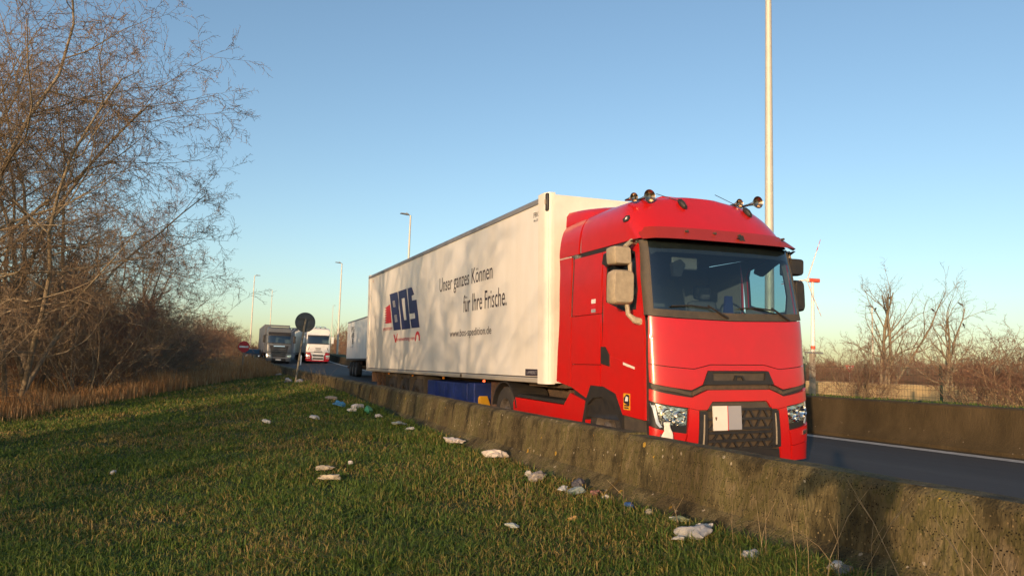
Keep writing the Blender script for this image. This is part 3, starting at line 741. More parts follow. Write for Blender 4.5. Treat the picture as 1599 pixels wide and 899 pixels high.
# running gear
GZ = .37
for sgn in (1, -1):
    wheel(T, .06 if sgn == 1 else 2.44, 1.10, GZ, .5, .31, -sgn)
    wheel(T, .03 if sgn == 1 else 2.47, 4.70, GZ, .5, .28, -sgn)
    wheel(T, .35 if sgn == 1 else 2.15, 4.70, GZ, .5, .28, -sgn)
    x0_, x1_ = (.0, .66) if sgn == 1 else (1.84, 2.5)
    b = MB()
    arc = [(4.70 + .60 * math.cos(R(a)), GZ + .60 * math.sin(R(a))) for a in range(15, 166, 10)]
    arc2 = [(4.70 + .57 * math.cos(R(a)), GZ + .57 * math.sin(R(a))) for a in range(165, 14, -10)]
    b.prism(arc + arc2, 'x', x0_, x1_).build('mudguard', M['blk'], T)
    MB().box(*((.75, .85) if sgn == 1 else (1.65, 1.75)), .3, 5.9, .55, .82).build('chassis_rail', M['frame'], T)
    MB().box(*((.12, .62) if sgn == 1 else (1.88, 2.38)), 2.25, 4.05, .12, .66).build('fuel_tank', M['dust'], T, bevel=.05)
b = MB().lathe([(.001, .06), (.45, .06), (.46, 0), (.40, -.05)], 'z', (1.25, 4.5, .98), 24).box(.8, 1.7, 4.1, 5.0, .80, .94)
b.build('fifth_wheel', M['frame'], T)
b = MB()
for (xq, yq, zq, r_) in ((.55, 2.3, .85, .10), (.5, 2.62, .83, .09), (.9, 2.5, .95, .12), (.45, 2.95, .80, .07)):
    b.lathe([(.001, 0), (r_, 0), (r_, .30), (.001, .30)], 'x', (xq, yq, zq), 12)
b.box(.4, 2.1, 2.15, 2.4, .7, 1.0).build('air_tank', M['rust'], T)
b = MB()
for k in range(3):
    pts = [(.9 + .12 * k, 2.05 + .1 * math.sin(i) + i * .14, 1.55 - .35 * math.sin(i * .42) + .05 * math.cos(i * 3)) for i in range(8)]
    b.tube(pts, .018, 6)
b.build('air_hose', M['blk'], T)

# ------------------------------------------------------------------ white trailer
TR = tag(empty('semi_trailer', (5.26, 11.08, 0), (0, TILT, 0)), 'long white refrigerated semi-trailer with blue lettering behind the red truck', 'trailer')
LT = 13.6
def sY(s): return LT - s
MB().box(.012, 2.588, .02, LT - .02, 1.0, 3.955).build('box_body', M['white'], TR)
for (s0, s1) in ((.32, 1.15), (1.156, 13.28)):
    MB().box(0, .02, sY(s1), sY(s0), 1.075, 3.93).build('side_panel', M['white'], TR, bevel=.003)
MB().box(2.58, 2.6, .3, LT - .3, 1.075, 3.93).build('side_panel', M['white'], TR)
for x0_, x1_ in ((-.022, .07), (2.53, 2.622)):
    MB().prism([(x0_, 3.92), (x0_, 3.985), ((x0_ + x1_) / 2 - .02 * (1 if x0_ > 1 else -1), 4.04), (x1_, 4.04), (x1_, 3.92)] if x0_ < 1 else [(x1_, 3.92), (x1_, 3.985), ((x0_ + x1_) / 2, 4.04), (x0_, 4.04), (x0_, 3.92)], 'y', .30, LT - .03).build('top_rail', M['grey'], TR, bevel=.006)
    MB().box(x0_ - .004, x1_, .33, LT, .975, 1.055).build('bottom_rail', M['alu'], TR, bevel=.012)
    MB().box(x0_ + .006, x1_, .33, LT, 1.057, 1.073).build('rail_groove', M['dust'], TR)
    xm = (x0_ + x1_) / 2
    # front corner post: rounded aluminium profile
    cp = []
    sg = -1 if x0_ < 1 else 1
    for a in range(0, 91, 15):
        cp.append((xm + sg * (-.06 + .115 * math.sin(R(a))), .13 - .13 * math.cos(R(a))))
    cp = [(xm - sg * .1, 0)] + cp + [(xm + sg * .055, .325), (xm - sg * .1, .325)]
    MB().prism(cp, 'z', .965, 4.055).build('corner_post', M['alu'] if sg > 0 else M['cream'], TR, smooth=50)
    MB().box(x0_ + .002, x1_, LT - .3, LT, 1.06, 4.03).build('rear_post', M['white'], TR, bevel=.01)
MB().box(.07, 2.53, .30, LT, 3.955, 4.03).build('roof_skin', M['white'], TR)
MB().box(.10, 2.5, -.005, .05, .98, 4.02).build('front_wall', M['cream'], TR)
MB().box(.5, 2.1, -.42, -.01, 2.2, 3.75).build('cooling_unit', M['cream'], TR, bevel=.06)
MB().box(-.02, .09, .02, .12, 3.74, 4.045).build('front_marker', M['blk'], TR, bevel=.02)
MB().box(-.03, -.01, .045, .085, 3.86, 3.94).build('marker_lens', M['mirror'], TR)
MB().box(.04, 2.56, LT, LT + .03, 1.05, 4.0).build('rear_door', M['white'], TR)
for xq in (.35, .75, 1.85, 2.25):
    MB().tube([(xq, LT + .05, 1.1), (xq, LT + .05, 3.95)], .02, 6).build('lock_bar', M['steel'], TR)
# lettering
def text_part(body, s0, z0, wid, hgt, material, name='lettering', x=-.0055, shear=0):
    cu = bpy.data.curves.new('t', 'FONT'); cu.body = body; cu.resolution_u = 3
    o = bpy.data.objects.new('t', cu); C.objects.link(o)
    dg = bpy.context.evaluated_depsgraph_get()
    me = bpy.data.meshes.new_from_object(o.evaluated_get(dg))
    bpy.data.objects.remove(o); bpy.data.curves.remove(cu)
    co = np.array([v.co[:] for v in me.vertices]); mn, mxx = co.min(0), co.max(0)
    for v in me.vertices:
        a = (v.co.x - mn[0]) / (mxx[0] - mn[0]); b_ = (v.co.y - mn[1]) / (mxx[1] - mn[1])
        v.co = (x, sY(s0 + wid * a + shear * b_), z0 + hgt * b_)
    me.materials.clear()
    return link(name, me, material, TR)
def poly_part(name, loops, material, x=-.005, parent=None):
    polys = [[Vector((s, z, 0)) for s, z in q] for q in loops]
    flat = [p for q in loops for p in q]
    me = bpy.data.meshes.new(name)
    me.from_pydata([(x, sY(s), z) for s, z in flat], [], [tuple(t) for t in tessellate_polygon(polys)])
    return link(name, me, material, parent or TR)
poly_part('logo_letter', [[(2.88, 3.21), (3.80, 3.21), (3.96, 2.92), (3.98, 2.74), (4.06, 2.66), (4.27, 2.145), (3.46, 2.145)], [(3.25, 2.985), (3.37, 2.81), (3.62, 2.81), (3.52, 2.985)], [(3.49, 2.575), (3.59, 2.38), (3.88, 2.38), (3.79, 2.575)]], M['navy'])
poly_part('logo_letter', [[(3.88, 3.215), (4.77, 3.215), (5.26, 2.14), (4.38, 2.14)], [(4.26, 2.985), (4.60, 2.385), (4.84, 2.385), (4.59, 2.985)]], M['navy'])
poly_part('logo_letter', [[(4.87, 3.215), (5.30, 3.215), (5.57, 3.0), (5.31, 2.99), (5.36, 2.86), (5.79, 2.855), (6.12, 2.14), (5.37, 2.145), (5.22, 2.385), (5.69, 2.385), (5.64, 2.525), (5.14, 2.53)]], M['navy'])
for q in ([(3.27, 2.975), (3.38, 2.82), (3.60, 2.82), (3.51, 2.975)], [(3.51, 2.565), (3.60, 2.39), (3.86, 2.39), (3.78, 2.565)]):
    poly_part('logo_shade', [q], M['ppale'], x=-.004)
fl = [(2.97, 2.915), (3.20, 2.375)]
teeth = []
for k in range(7):
    zt = 2.40 + k * .07
    teeth += [(2.62 - .02 * abs(k - 3), zt - .02), (2.26 + .02 * abs(k - 3), zt + .018)]
poly_part('logo_flame', [[(2.97, 2.915), (3.20, 2.375)] + teeth + [(2.60, 2.87)]], M['pred'])
text_part('SPEDITION', 2.15, 2.175, 1.14, .085, M['pred'])
text_part('Unser ganzes Können', 7.75, 2.78, 3.38, .42, M['pblk'])
text_part('für Ihre Frische.', 9.45, 2.325, 2.40, .36, M['pblk'])
text_part('www.bos-spedition.de', 8.57, 1.785, 2.53, .20, M['pblk'])
text_part('erantwortung zum', 3.88, 1.81, 1.78, .115, M['pred'])
poly_part('logo_v', [[(3.46, 2.04), (3.56, 2.03), (3.73, 1.89), (3.86, 2.05), (3.93, 2.05), (3.79, 1.81), (3.67, 1.81)]], M['pred'])
arch_o = [(5.94 + .23 * math.cos(R(a)), 1.86 + .19 * math.sin(R(a)) - (.05 if a in (0, 180) else 0)) for a in range(0, 181, 15)]
arch_i = [(5.94 + .13 * math.cos(R(a)), 1.84 + .13 * math.sin(R(a)) - (.03 if a in (0, 180) else 0)) for a in range(180, -1, -15)]
poly_part('logo_arch', [arch_o + arch_i], M['pred'])
text_part('FRC', 13.03, 3.715, .24, .09, M['pblk'])
text_part('06-2025', 13.03, 3.645, .25, .04, M['pblk'])
poly_part('maker_plate', [[(12.72, 1.085), (13.25, 1.085), (13.25, 1.195), (12.72, 1.195)]], M['pblk'], x=-.006)
text_part('LAMBERET', 12.78, 1.115, .42, .05, M['ppale'], x=-.009)
poly_part('side_marker', [[(.62, 3.76), (.68, 3.76), (.68, 3.82), (.62, 3.82)]], M['amber'], x=-.006)
poly_part('side_marker', [[(.08, 1.35), (.14, 1.35), (.14, 1.42), (.08, 1.42)]], M['pblk'], x=-.03)
# under the box
for xq in (.78, 1.72):
    MB().box(xq - .05, xq + .05, .9, LT - .1, .70, .97).build('chassis_rail', M['frame'], TR)
for s_ in (3.2, 4.5, 5.8):
    for sgn in (1, -1):
        wheel(TR, .04 if sgn == 1 else 2.56, sY(s_), GZ + .01, .5, .38, -sgn)
    MB().tube([(.1, sY(s_), GZ), (2.5, sY(s_), GZ)], .07, 8).build('axle', M['rust'], TR)
for s_ in (2.55, 3.85, 5.15, 6.45):
    MB().box(.03, .45, sY(s_) - .015, sY(s_) + .015, .30, .93).build('mud_flap', M['dust'], TR)
MB().box(.1, .5, sY(6.4), sY(2.6), .86, .94).build('wing_rail', M['dust'], TR)
bx = MB().box(.06, 1.1, sY(9.55), sY(6.7), .20, .86).build('pallet_box', M['blue'], TR, bevel=.02)
for s_ in (7.4, 8.1, 8.8):
    MB().box(.045, .062, sY(s_) - .01, sY(s_) + .01, .24, .84).build('box_rib', M['blue'], bx)
MB().box(.05, 1.1, sY(10.02), sY(9.62), .20, .88).build('pallet_box', M['blue'], TR, bevel=.02)
MB().prism([(sY(10.35), .42), (sY(10.62), .42), (sY(10.40), .64), (sY(10.34), .60)], 'x', .02, .20).build('wheel_chock', M['yel'], TR, bevel=.01)
for xq in (.35, 2.1):
    MB().box(xq - .07, xq + .07, sY(11.05) - .07, sY(11.05) + .07, .25, .97).build('landing_leg', M['rust'], TR, bevel=.01)
    MB().box(xq - .15, xq + .15, sY(11.05) - .15, sY(11.05) + .15, .20, .25).build('leg_foot', M['rust'], TR)
MB().box(.15, .35, sY(11.4), sY(10.72), .35, .92).build('bracket_plate', M['rust'], TR)
MB().box(.1, 2.5, sY(.25), sY(.12), .35, .50).build('underrun_bar', M['rust'], TR)
for xq in (.35, 2.25):
    MB().box(xq - .05, xq + .05, sY(.4), sY(.15), .4, .97).build('underrun_strut', M['rust'], TR)
b = MB()
rg = random.Random(5)
for k in range(9):
    b.box(.12 + .05 * (k % 3), .4, sY(.3 + k * .24) - .05, sY(.3 + k * .24) + .06, .55 + rg.uniform(0, .15), .95)
b.build('rear_equipment', M['rust'], TR)
MB().box(.1, .16, sY(6.2), sY(2.7), .62, .66).build('brace', M['rust'], TR)
for s_, mm in ((10.66, 'lampred'), (8.06, 'amber'), (5.46, 'amber'), (2.9, 'amber')):
    MB().lathe([(.001, -.02), (.022, -.015), (.026, .02)], 'x', (.02, sY(s_), .935), 10).build('side_marker', M[mm], TR)
MB().box(-.03, .0, sY(9.42) - .06, sY(9.42) + .06, .985, 1.05).build('rail_latch', M['dust'], TR)
MB().box(.3, 2.3, -.02, 1.4, .90, .965).build('king_pin_plate', M['frame'], TR)

# ------------------------------------------------------------------ the other trucks
def far_tractor(name, loc, rotz, body, lower, grille_col, roofc, style):
    e = empty(name, loc, (0, 0, rotz))
    panel('cab_front', [F(.012, 1.05), F(2.488, 1.05), F(2.475, 1.9), F(.025, 1.9)], body, e, skirt=.05, du=.12, dz=.2)
    for mm in (lambda p: p, mir):
        panel('door', mm(srect(.02, 1.15, .6, 1.95)), body, e, skirt=.05, dz=.3)
        panel('cab_side', mm(srect(1.16, 2.2, .95, 2.92)), body, e, skirt=.05, dz=.3)
        panel('door_frame', mm([L(1.15, 1.96), L(.06, 1.96), L(.22, 2.9), L(1.15, 2.9)]), body, e, skirt=.05, holes=[mm([L(1.0, 2.05), L(.25, 2.05), L(.33, 2.8), L(1.0, 2.8)])], dz=.3)
        panel('side_window', mm([L(1.0, 2.05), L(.25, 2.05), L(.33, 2.8), L(1.0, 2.8)]), M['side_glass'], e, off=-.02, skirt=0, dz=.3)
        panel('windscreen_pillar', mm([L(.22, 2.9), L(.06, 1.96), F(.09, 1.96), F(.13, 2.9)]), body, e, skirt=.04, dz=.2)
        p = (lambda x: x) if mm(rect(0, 1, 1, 2)) == rect(0, 1, 1, 2) else (lambda x: 2.5 - x)
        MB().box(*sorted((p(-.38), p(-.12))), .10, .26, 2.0, 2.75).build('mirror', M['blk'] if style == 'A' else body, e, bevel=.04)
        MB().tube([(p(.05), .2, 2.8), (p(-.25), .18, 2.78)], .03, 6).build('mirror_arm', M['blk'], e)
        panel('bumper_corner', mm([F(.006, .12), F(.52, .12), F(.62, .60), F(.45, 1.0), F(.01, 1.0)]), lower, e, skirt=.05, du=.15, dz=.3)
        hl = panel('headlight', mm([F(.03, .56), F(.42, .56), F(.44, .72), F(.03, .78)]), M['lampchrome'], e, off=.01, skirt=.02)
    panel('windscreen', [F(.10, 1.98), F(2.40, 1.98), F(2.36, 2.88), F(.14, 2.88)], M['screen'], e, off=-.01, skirt=0, du=.12, dz=.2)
    panel('windscreen_frit', [F(.10, 1.9), F(2.40, 1.9), F(2.40, 1.99), F(.10, 1.99)], M['blk'], e, off=.004, skirt=.02, du=.12)
    panel('windscreen_frit', [F(.14, 2.72), F(2.36, 2.72), F(2.36, 2.92), F(.14, 2.92)], M['blk'], e, off=.004, skirt=.02, du=.12)
    gp = panel('grille', [F(.56, .12), F(1.94, .12), F(1.90, .62), F(2.06, 1.0), F(.44, 1.0), F(.60, .62)] if style == 'A' else [F(.64, .12), F(1.86, .12), F(1.86, .62), F(2.02, 1.0), F(.48, 1.0), F(.64, .62)], grille_col if style == 'A' else body, e, off=-.01, skirt=.05, du=.15, dz=.3)
    if style == 'A':
        panel('grille', [F(.45, 1.06), F(2.05, 1.06), F(2.18, 1.72), F(.32, 1.72)], M['blk'], e, off=.008, skirt=.02, du=.15, dz=.3)
        for k in range(5):
            z = .75 + k * .2
            panel('grille_slat', [F(.55, z), F(1.95, z), F(1.95, z + .045), F(.55, z + .045)], M['signback'], gp, off=.03, skirt=.04, du=.2, dz=.5)
        panel('badge_strip', [F(.7, 1.62), F(1.8, 1.62), F(1.8, 1.69), F(.7, 1.69)], M['chrome'], e, off=.02, skirt=.02, du=.2)
        panel('number_plate', rect(.95, 1.5, .22, .33), M['paper'], e, off=.02, skirt=.02)
        panel('bumper_bar', rect(.1, 2.4, .44, .52), M['steel'], e, off=.02, skirt=.03, du=.15)
    else:
        for (z0_, z1_, x0_, x1_) in ((.62, .78, .70, 1.80), (.30, .46, .72, 1.78), (1.42, 1.50, .95, 1.55), (1.02, 1.10, .8, 1.7), (1.2, 1.24, .85, 1.65)):
            panel('air_slot', rect(x0_, x1_, z0_, z1_), M['blk'], e, off=.014, skirt=.03, du=.2)
        panel('badge_strip', rect(1.0, 1.5, 1.28, 1.36), M['steel'], e, off=.015, skirt=.02)
        for mm in (lambda p: p, mir):
            panel('hood_mark', mm([F(.16, 1.2), F(.22, 1.2), F(.36, 1.55), F(.30, 1.55)]), M['blk'], e, off=.01, skirt=.02)
            panel('lamp_strip', mm(rect(.05, .42, .40, .46)), M['paper'], e, off=.012, skirt=.02)
        panel('lower_strip', rect(.1, 2.4, .10, .20), lower, e, off=.012, skirt=.03, du=.2)
    # square-shouldered roof
    rp_ = [(.04, 2.9), (.08, 3.45), (.18, 3.62), (.4, 3.68), (2.1, 3.68), (2.32, 3.62), (2.42, 3.45), (2.46, 2.9)]
    b = MB()
    for (yy, zf, xf) in ((.12, .0, 1.0), (.22, .75, 1.0), (.45, .97, 1.0), (.8, 1.0, 1.0), (2.2, 1.04, 1.0)):
        b.v += [(1.25 + (x - 1.25) * xf, yy, 2.9 + (z - 2.9) * zf) for x, z in rp_]
    for i in range(4):
        b.f += [(i * 8 + k, i * 8 + k + 1, i * 8 + 9 + k, i * 8 + 8 + k) for k in range(7)]
    b.f.append(tuple(32 + k for k in range(8)))
    b.build('roof', roofc, e, smooth=40)
    MB().prism([(-.06, 2.86), (-.02, 2.86), (.16, 3.08), (.12, 3.10)], 'x', .14, 2.36).build('sun_visor', M['blk'] if style == 'A' else roofc, e)
    for xq in ((.5, 2.0) if style == 'A' else (.9, 1.4, 1.9)):
        MB().lathe([(.001, -.03), (.10, -.02), (.11, .05)], 'y', (xq, .3, 3.35 if style == 'A' else 3.72), 14).build('roof_lamp', M['lampchrome'], e)
    if style == 'A':
        MB().box(.35, 2.15, .25, .31, 3.60, 3.66).build('lamp_bar', M['chrome'], e, bevel=.01)
    else:
        MB().tube([(.55, .4, 3.80), (1.95, .4, 3.80)], .03, 6).build('lamp_bar', M['chrome'], e)
    MB().box(.05, 2.45, 2.0, 2.06, .9, 2.9).build('rear_wall', M['interior'], e)
    MB().box(.12, 2.38, .1, .45, 1.1, 1.93).build('dashboard', M['interior'], e)
    MB().box(.05, 2.45, .1, 2.0, .95, 1.0).build('cab_floor', M['interior'], e)
    for sgn in (1, -1):
        wheel(e, .06 if sgn == 1 else 2.44, 1.2, .5 - .13, .5, .31, -sgn)
        wheel(e, .05 if sgn == 1 else 2.45, 4.8, .5 - .13, .5, .5, -sgn)
    MB().box(.75, 1.75, .5, 5.8, .45, .8).build('chassis_rail', M['frame'], e)
    return e
def far_trailer(name, loc, rotz, wall, length=13.6, z0=1.0, z1=3.95):
    e = empty(name, loc, (0, 0, rotz))
    MB().box(0, 2.55, 0, length, z0, z1).build('box_body', wall, e, bevel=.02)
    MB().box(-.015, .05, 0, length, z1 - .06, z1 + .03).build('top_rail', M['grey'], e)
    MB().box(-.015, .05, 0, length, z0 - .06, z0 + .05).build('bottom_rail', M['dust'], e)
    for s in (1.9, 3.2, 4.5):
        for sgn in (1, -1):
            wheel(e, .04 if sgn == 1 else 2.51, length - s, .37, .5, .38, -sgn)
    MB().box(.3, .45, length - 5.3, length - 1.0, .72, z0 - .07).build('wing_rail', M['rust'], e)
    MB().box(.7, 1.8, .5, length, .6, z0 - .02).build('chassis_rail', M['frame'], e)
    for s in (9.8,):
        MB().box(.3, .5, length - s - .1, length - s + .1, 0.05, z0).build('landing_leg', M['rust'], e)
    MB().box(.1, 2.45, length - .2, length - .1, .4, .52).build('underrun_bar', M['rust'], e)
    return e
M['silver'] = mat('silver_paint', (.125, .132, .14), .4, metal=.2, var=.1, vscale=3)
M['offwhite'] = mat('offwhite_paint', (.76, .75, .72), .4, var=.1, vscale=3)
M['darkred'] = mat('deep_red_paint', (.50, .015, .03), .4)
M['wall_sheet'] = mat('dark_curtain_side', (.10, .11, .13), .6)
def place_truck(az, dist):
    return (dist * math.sin(R(az)), dist * math.cos(R(az)))
xa, ya = place_truck(5.75, 83)
za = zroad(xa, ya) + .13
tA = far_tractor('tractor_unit', (xa - 1.25, ya, za), R(-2), M['silver'], M['silver'], M['blk'], M['silver'], 'A')
tag(tA, 'silver tractor unit with black grille and roof lamps at the left of the road', 'truck')
tag(far_trailer('semi_trailer', (xa - 1.27, ya + 2.75, za), R(-2), M['wall_sheet']), 'dark-sided trailer behind the silver tractor unit', 'trailer')
xb, yb = place_truck(8.44, 85)
zb = zroad(xb, yb) + .13
tB = far_tractor('tractor_unit', (xb - 1.25, yb, zb), R(-3), M['offwhite'], M['darkred'], M['blk'], M['offwhite'], 'B')
tag(tB, 'white tractor unit with red lower corners coming down the road', 'truck')
tag(far_trailer('semi_trailer', (xb - 1.27, yb + 2.75, zb), R(-3), M['offwhite'], z1=3.7), 'pale trailer behind the white and red tractor unit', 'trailer')
x2, y2 = 10.35, 56.0
z2 = zroad(10.4, 52) + .13
t2 = tag(far_trailer('semi_trailer', (x2 - .65, y2 - 13.6, z2 + .0), R(-2.7), M['white'], z0=1.03, z1=3.66), 'white trailer with small dark letters parked behind the long blue-lettered trailer', 'trailer')
_TR, _LT = TR, LT
TR = t2
text_part('P', 2.0, 2.92, .62, .36, M['pblk'], x=-.02)
text_part('G', 2.75, 2.92, .62, .36, M['pblk'], x=-.02)
text_part('A', 2.1, 2.50, .60, .36, M['pblk'], x=-.02)
text_part('B', 2.8, 2.50, .62, .36, M['pblk'], x=-.02)
text_part('B', 2.6, 2.08, .62, .36, M['pblk'], x=-.02)
text_part('logistik', 1.9, 1.82, 1.4, .12, M['ppale'], x=-.02)
TR = _TR
t2c = far_tractor('tractor_unit', (x2 - .75, y2 - 17.2, z2 - .1), R(-2.7), M['offwhite'], M['offwhite'], M['blk'], M['offwhite'], 'B')
tag(t2c, 'white tractor unit hidden behind the long blue-lettered trailer', 'truck')
# dark car beside the silver truck
e = empty('parked_car', (xa - 3.2, ya + 3, za - .13), (0, 0, R(-3)))
tag(e, 'small dark car with one bright headlight beside the silver tractor unit', 'car')
pr = [(0, .35), (0, .75), (.25, .85), (1.0, .95), (1.6, 1.42), (2.9, 1.48), (3.7, 1.0), (4.1, .95), (4.15, .4)]
MB().prism(pr, 'x', 0, 1.75).build('body', M['blk'], e, bevel=.08)
MB().prism([(.98, .985), (1.58, 1.40), (1.56, 1.42), (.95, 1.0)], 'x', .2, 1.55).build('windscreen', M['screen'], e)
for xq in (.25, 1.5):
    MB().lathe([(.001, -.05), (.11, -.03), (.12, .05)], 'y', (xq, .02, .68), 12).build('headlight', M['lampchrome'], e)
for xq, sgn in ((-.01, 1), (1.76, -1)):
    for yq in (.8, 3.4): wheel(e, xq, yq, .32, .32, .2, -sgn)

# ------------------------------------------------------------------ lamp posts, signs, turbine
def lamp_post(x, y, z0, top, label, arm=-1, r0=.11, lean=0):
    e = tag(empty('lamp_post', (x, y, z0)), label, 'lamp post', 'lamp posts along the road')
    hgt = top - z0
    MB().tube([(0, 0, 0), (0, 0, 1.0), (0, 0, hgt * .5), (0, 0, hgt)], [r0, r0 * .96, r0 * .78, r0 * .52], 14).build('pole', M['pole'], e)
    MB().tube([(0, 0, hgt - .05), (arm * .12, 0, hgt + .02), (arm * .25, 0, hgt + .03)], [.045, .04, .035], 8).build('arm', M['pole'], e)
    MB().prism([(arm * .15, .0), (arm * .78, .05), (arm * .82, .075), (arm * .74, .11), (arm * .18, .10)], 'y', -.16, .16).build('lamp_head', M['steel'], e, bevel=.02).location = (0, 0, hgt)
    MB().lathe([(.001, .12), (.04, .1), (.05, 0)], 'z', (arm * .3, 0, hgt + .09), 8).build('sensor', M['steel'], e)
    return e
lamp_post(13.15, 15.1, .6, 13.0, 'tall pale lamp post rising behind the red cab', r0=.125)
lamp_post(14.75, 56.5, 1.2, 12.55, 'pale lamp post with flat lamp above the white trailer roof')
lamp_post(15.9, 92, 2.2, 13.0, 'pale lamp post standing left of the small lettered trailer')
lamp_post(7.75, 117, 2.4, 13.4, 'pale lamp post left of the silver truck beside the no-entry sign', arm=1)
lamp_post(15.2, 172, 4.5, 16.3, 'thin lamp post rising behind the silver truck roof')
lamp_post(37.5, 228, 6, 17.8, 'faint farthest lamp post above the white and red truck', arm=1)
lamp_post(68, 62, .3, 9.0, 'white lamp post between the two bare trees beyond the tan wall')
# round sign seen from behind, post leaning
sx, sy = 3.82, 29.4
sz = zg(sx, sy)
e = tag(empty('road_sign', (sx, sy, sz)), 'round grey road sign seen from behind on a leaning post', 'sign')
tx, tz = .0, 2.66 - sz
MB().tube([(-.22, .1, -.3), (-.1, .05, 1.0), (.0, 0, 2.05), (.05, 0, tz + .12)], .038, 10).build('post', M['post'], e)
dsc = MB().lathe([(.001, -.012), (.355, -.012), (.372, 0), (.355, .014), (.001, .014)], 'y', (.03, .055, tz), 36).build('disc', M['signback'], e)
for dz_ in (-.12, .14):
    MB().box(-.26, .32, .0, .035, tz + dz_ - .02, tz + dz_ + .02).build('bracket', M['signback'], e)
# no entry sign
e = tag(empty('road_sign', (2.78, 47, zg(2.78, 47))), 'red no-entry sign with white bar standing in the dry grass', 'sign')
tz = 1.95 - zg(2.78, 47)
MB().tube([(0, .06, -.3), (0, .06, tz + .1)], .035, 8).build('post', M['post'], e)
MB().lathe([(.001, -.01), (.31, -.01), (.32, 0), (.31, .015), (.001, .015)], 'y', (0, 0, tz), 32).build('disc', M['signred'], e)
MB().box(-.25, .25, -.016, -.011, tz - .05, tz + .05).build('bar', M['signwhite'], e)
# yield sign far right
az = R(46.2)
e = tag(empty('road_sign', (58 * math.sin(az), 58 * math.cos(az), .3), (0, 0, -az)), 'small red and white triangular yield sign beyond the tan wall', 'sign')
MB().tube([(0, .04, -.3), (0, .04, 1.5)], .03, 8).build('post', M['pole'], e)
MB().prism([(-.30, 1.80), (.30, 1.80), (.0, 1.28)], 'y', -.012, .012).build('triangle', M['signred'], e)
MB().prism([(-.16, 1.72), (.16, 1.72), (.0, 1.44)], 'y', -.020, -.0125).build('triangle_centre', M['signwhite'], e)
# small marker post on the road edge by the silver truck
tag(MB().box(-.06, .06, -.03, .03, 0, 1.0).build('marker_post', M['signwhite'], None, bevel=.015), 'thin pale marker post on the road between the two facing trucks', 'post').location = (xa + 1.75, ya - 4, zroad(xa + 1.75, ya - 4))
# wind turbine
az = R(43.9); D = 850
e = tag(empty('wind_turbine', (D * math.sin(az), D * math.cos(az), 0), (0, 0, -az + R(-54))), 'distant white wind turbine with red blade tips', 'wind turbine')
hub = 100
MB().tube([(0, 0, -3), (0, 0, hub * .5), (0, 0, hub)], [2.4, 2.0, 1.35], 20).build('tower', M['turb'], e)
for z in (22, 30):
    MB().tube([(0, 0, z), (0, 0, z + 3.5)], 2.5 - z * .009, 20, cap=False).build('tower_band', M['turbred'], e)
MB().box(-2, 2, -5, 8, -2, 2).build('nacelle', M['turbred'], e, bevel=.7).location = (0, 0, hub + 1.2)
MB().lathe([(.001, -3), (1.4, -2), (2.0, 0), (2.0, 1)], 'y', (0, -6, hub + 1.2), 16).build('hub', M['turb'], e)
for a in (30, 150, 270):
    bl = empty('blade', (0, -6.5, hub + 1.2), (0, R(a), 0), parent=e)
    def sect(r0, r1, m_, nm):
        b = MB()
        rs = [r0 + (r1 - r0) * i / 6 for i in range(7)]
        for r in rs:
            ch = 1.3 + 1.5 * min(1, r / 8) if r < 8 else 2.8 * (1 - (r - 8) / 44) + .45
            ch *= .72
            b.v += [(-ch * .35, -.25 * ch * .4, r), (0, -.3 * ch * .5, r), (ch * .65, 0, r), (0, .3 * ch * .5, r)]
        for i in range(6): b.f += [(i * 4 + k, i * 4 + (k + 1) % 4, i * 4 + 4 + (k + 1) % 4, i * 4 + 4 + k) for k in range(4)]
        b.f.append((24, 25, 26, 27)); b.build(nm, m_, bl)
    sect(1, 33, M['turb'], 'blade_root'); sect(33.1, 37, M['turbred'], 'blade_band'); sect(37.1, 40, M['turb'], 'blade_band'); sect(40.1, 45, M['turbred'], 'blade_tip')

# ------------------------------------------------------------------ fence beyond the far barrier
FX = 19.0
fe = tag(empty('mesh_fence', (FX, 0, .4)), 'green wire mesh fence standing beyond the far barrier', 'fence')
wire = MB()
Lp = 2.55
for z in [0.05 + .2 * i for i in range(6)]:
    wire.tube([(0, 0, z), (0, Lp, z)], .0045, 3, cap=False)
for i in range(26):
    wire.tube([(0.006, i * Lp / 26, .02), (0.006, i * Lp / 26, 1.08)], .003, 3, cap=False)
wp = None
for k in range(-6, 12):
    yk = 15.05 + k * Lp
    zf = zright(FX, yk) - .4
    MB().box(-.03, .03, yk - .03, yk + .03, zf - .1, zf + 1.14).build('fence_post', M['fence'], fe, bevel=.006)
    if wp is None:
        wp = wire.build('wire_panel', M['fence'], fe, smooth=0); o = wp
    else:
        o = wp.copy(); C.objects.link(o)
    o.location = (0, yk, zf)
# concrete post with wires at the right of the truck
px_, py_ = 18.2, 18.95
e = tag(empty('concrete_post', (px_, py_, zright(px_, py_))), 'pale concrete post with a cross rail just right of the red cab', 'post')
MB().box(-.07, .07, -.07, .07, -.2, 1.45).build('post', M['conc'], e, bevel=.012)
MB().box(-.30, .42, -.03, .03, 1.45, 1.50).build('cross_rail', M['steel'], e)
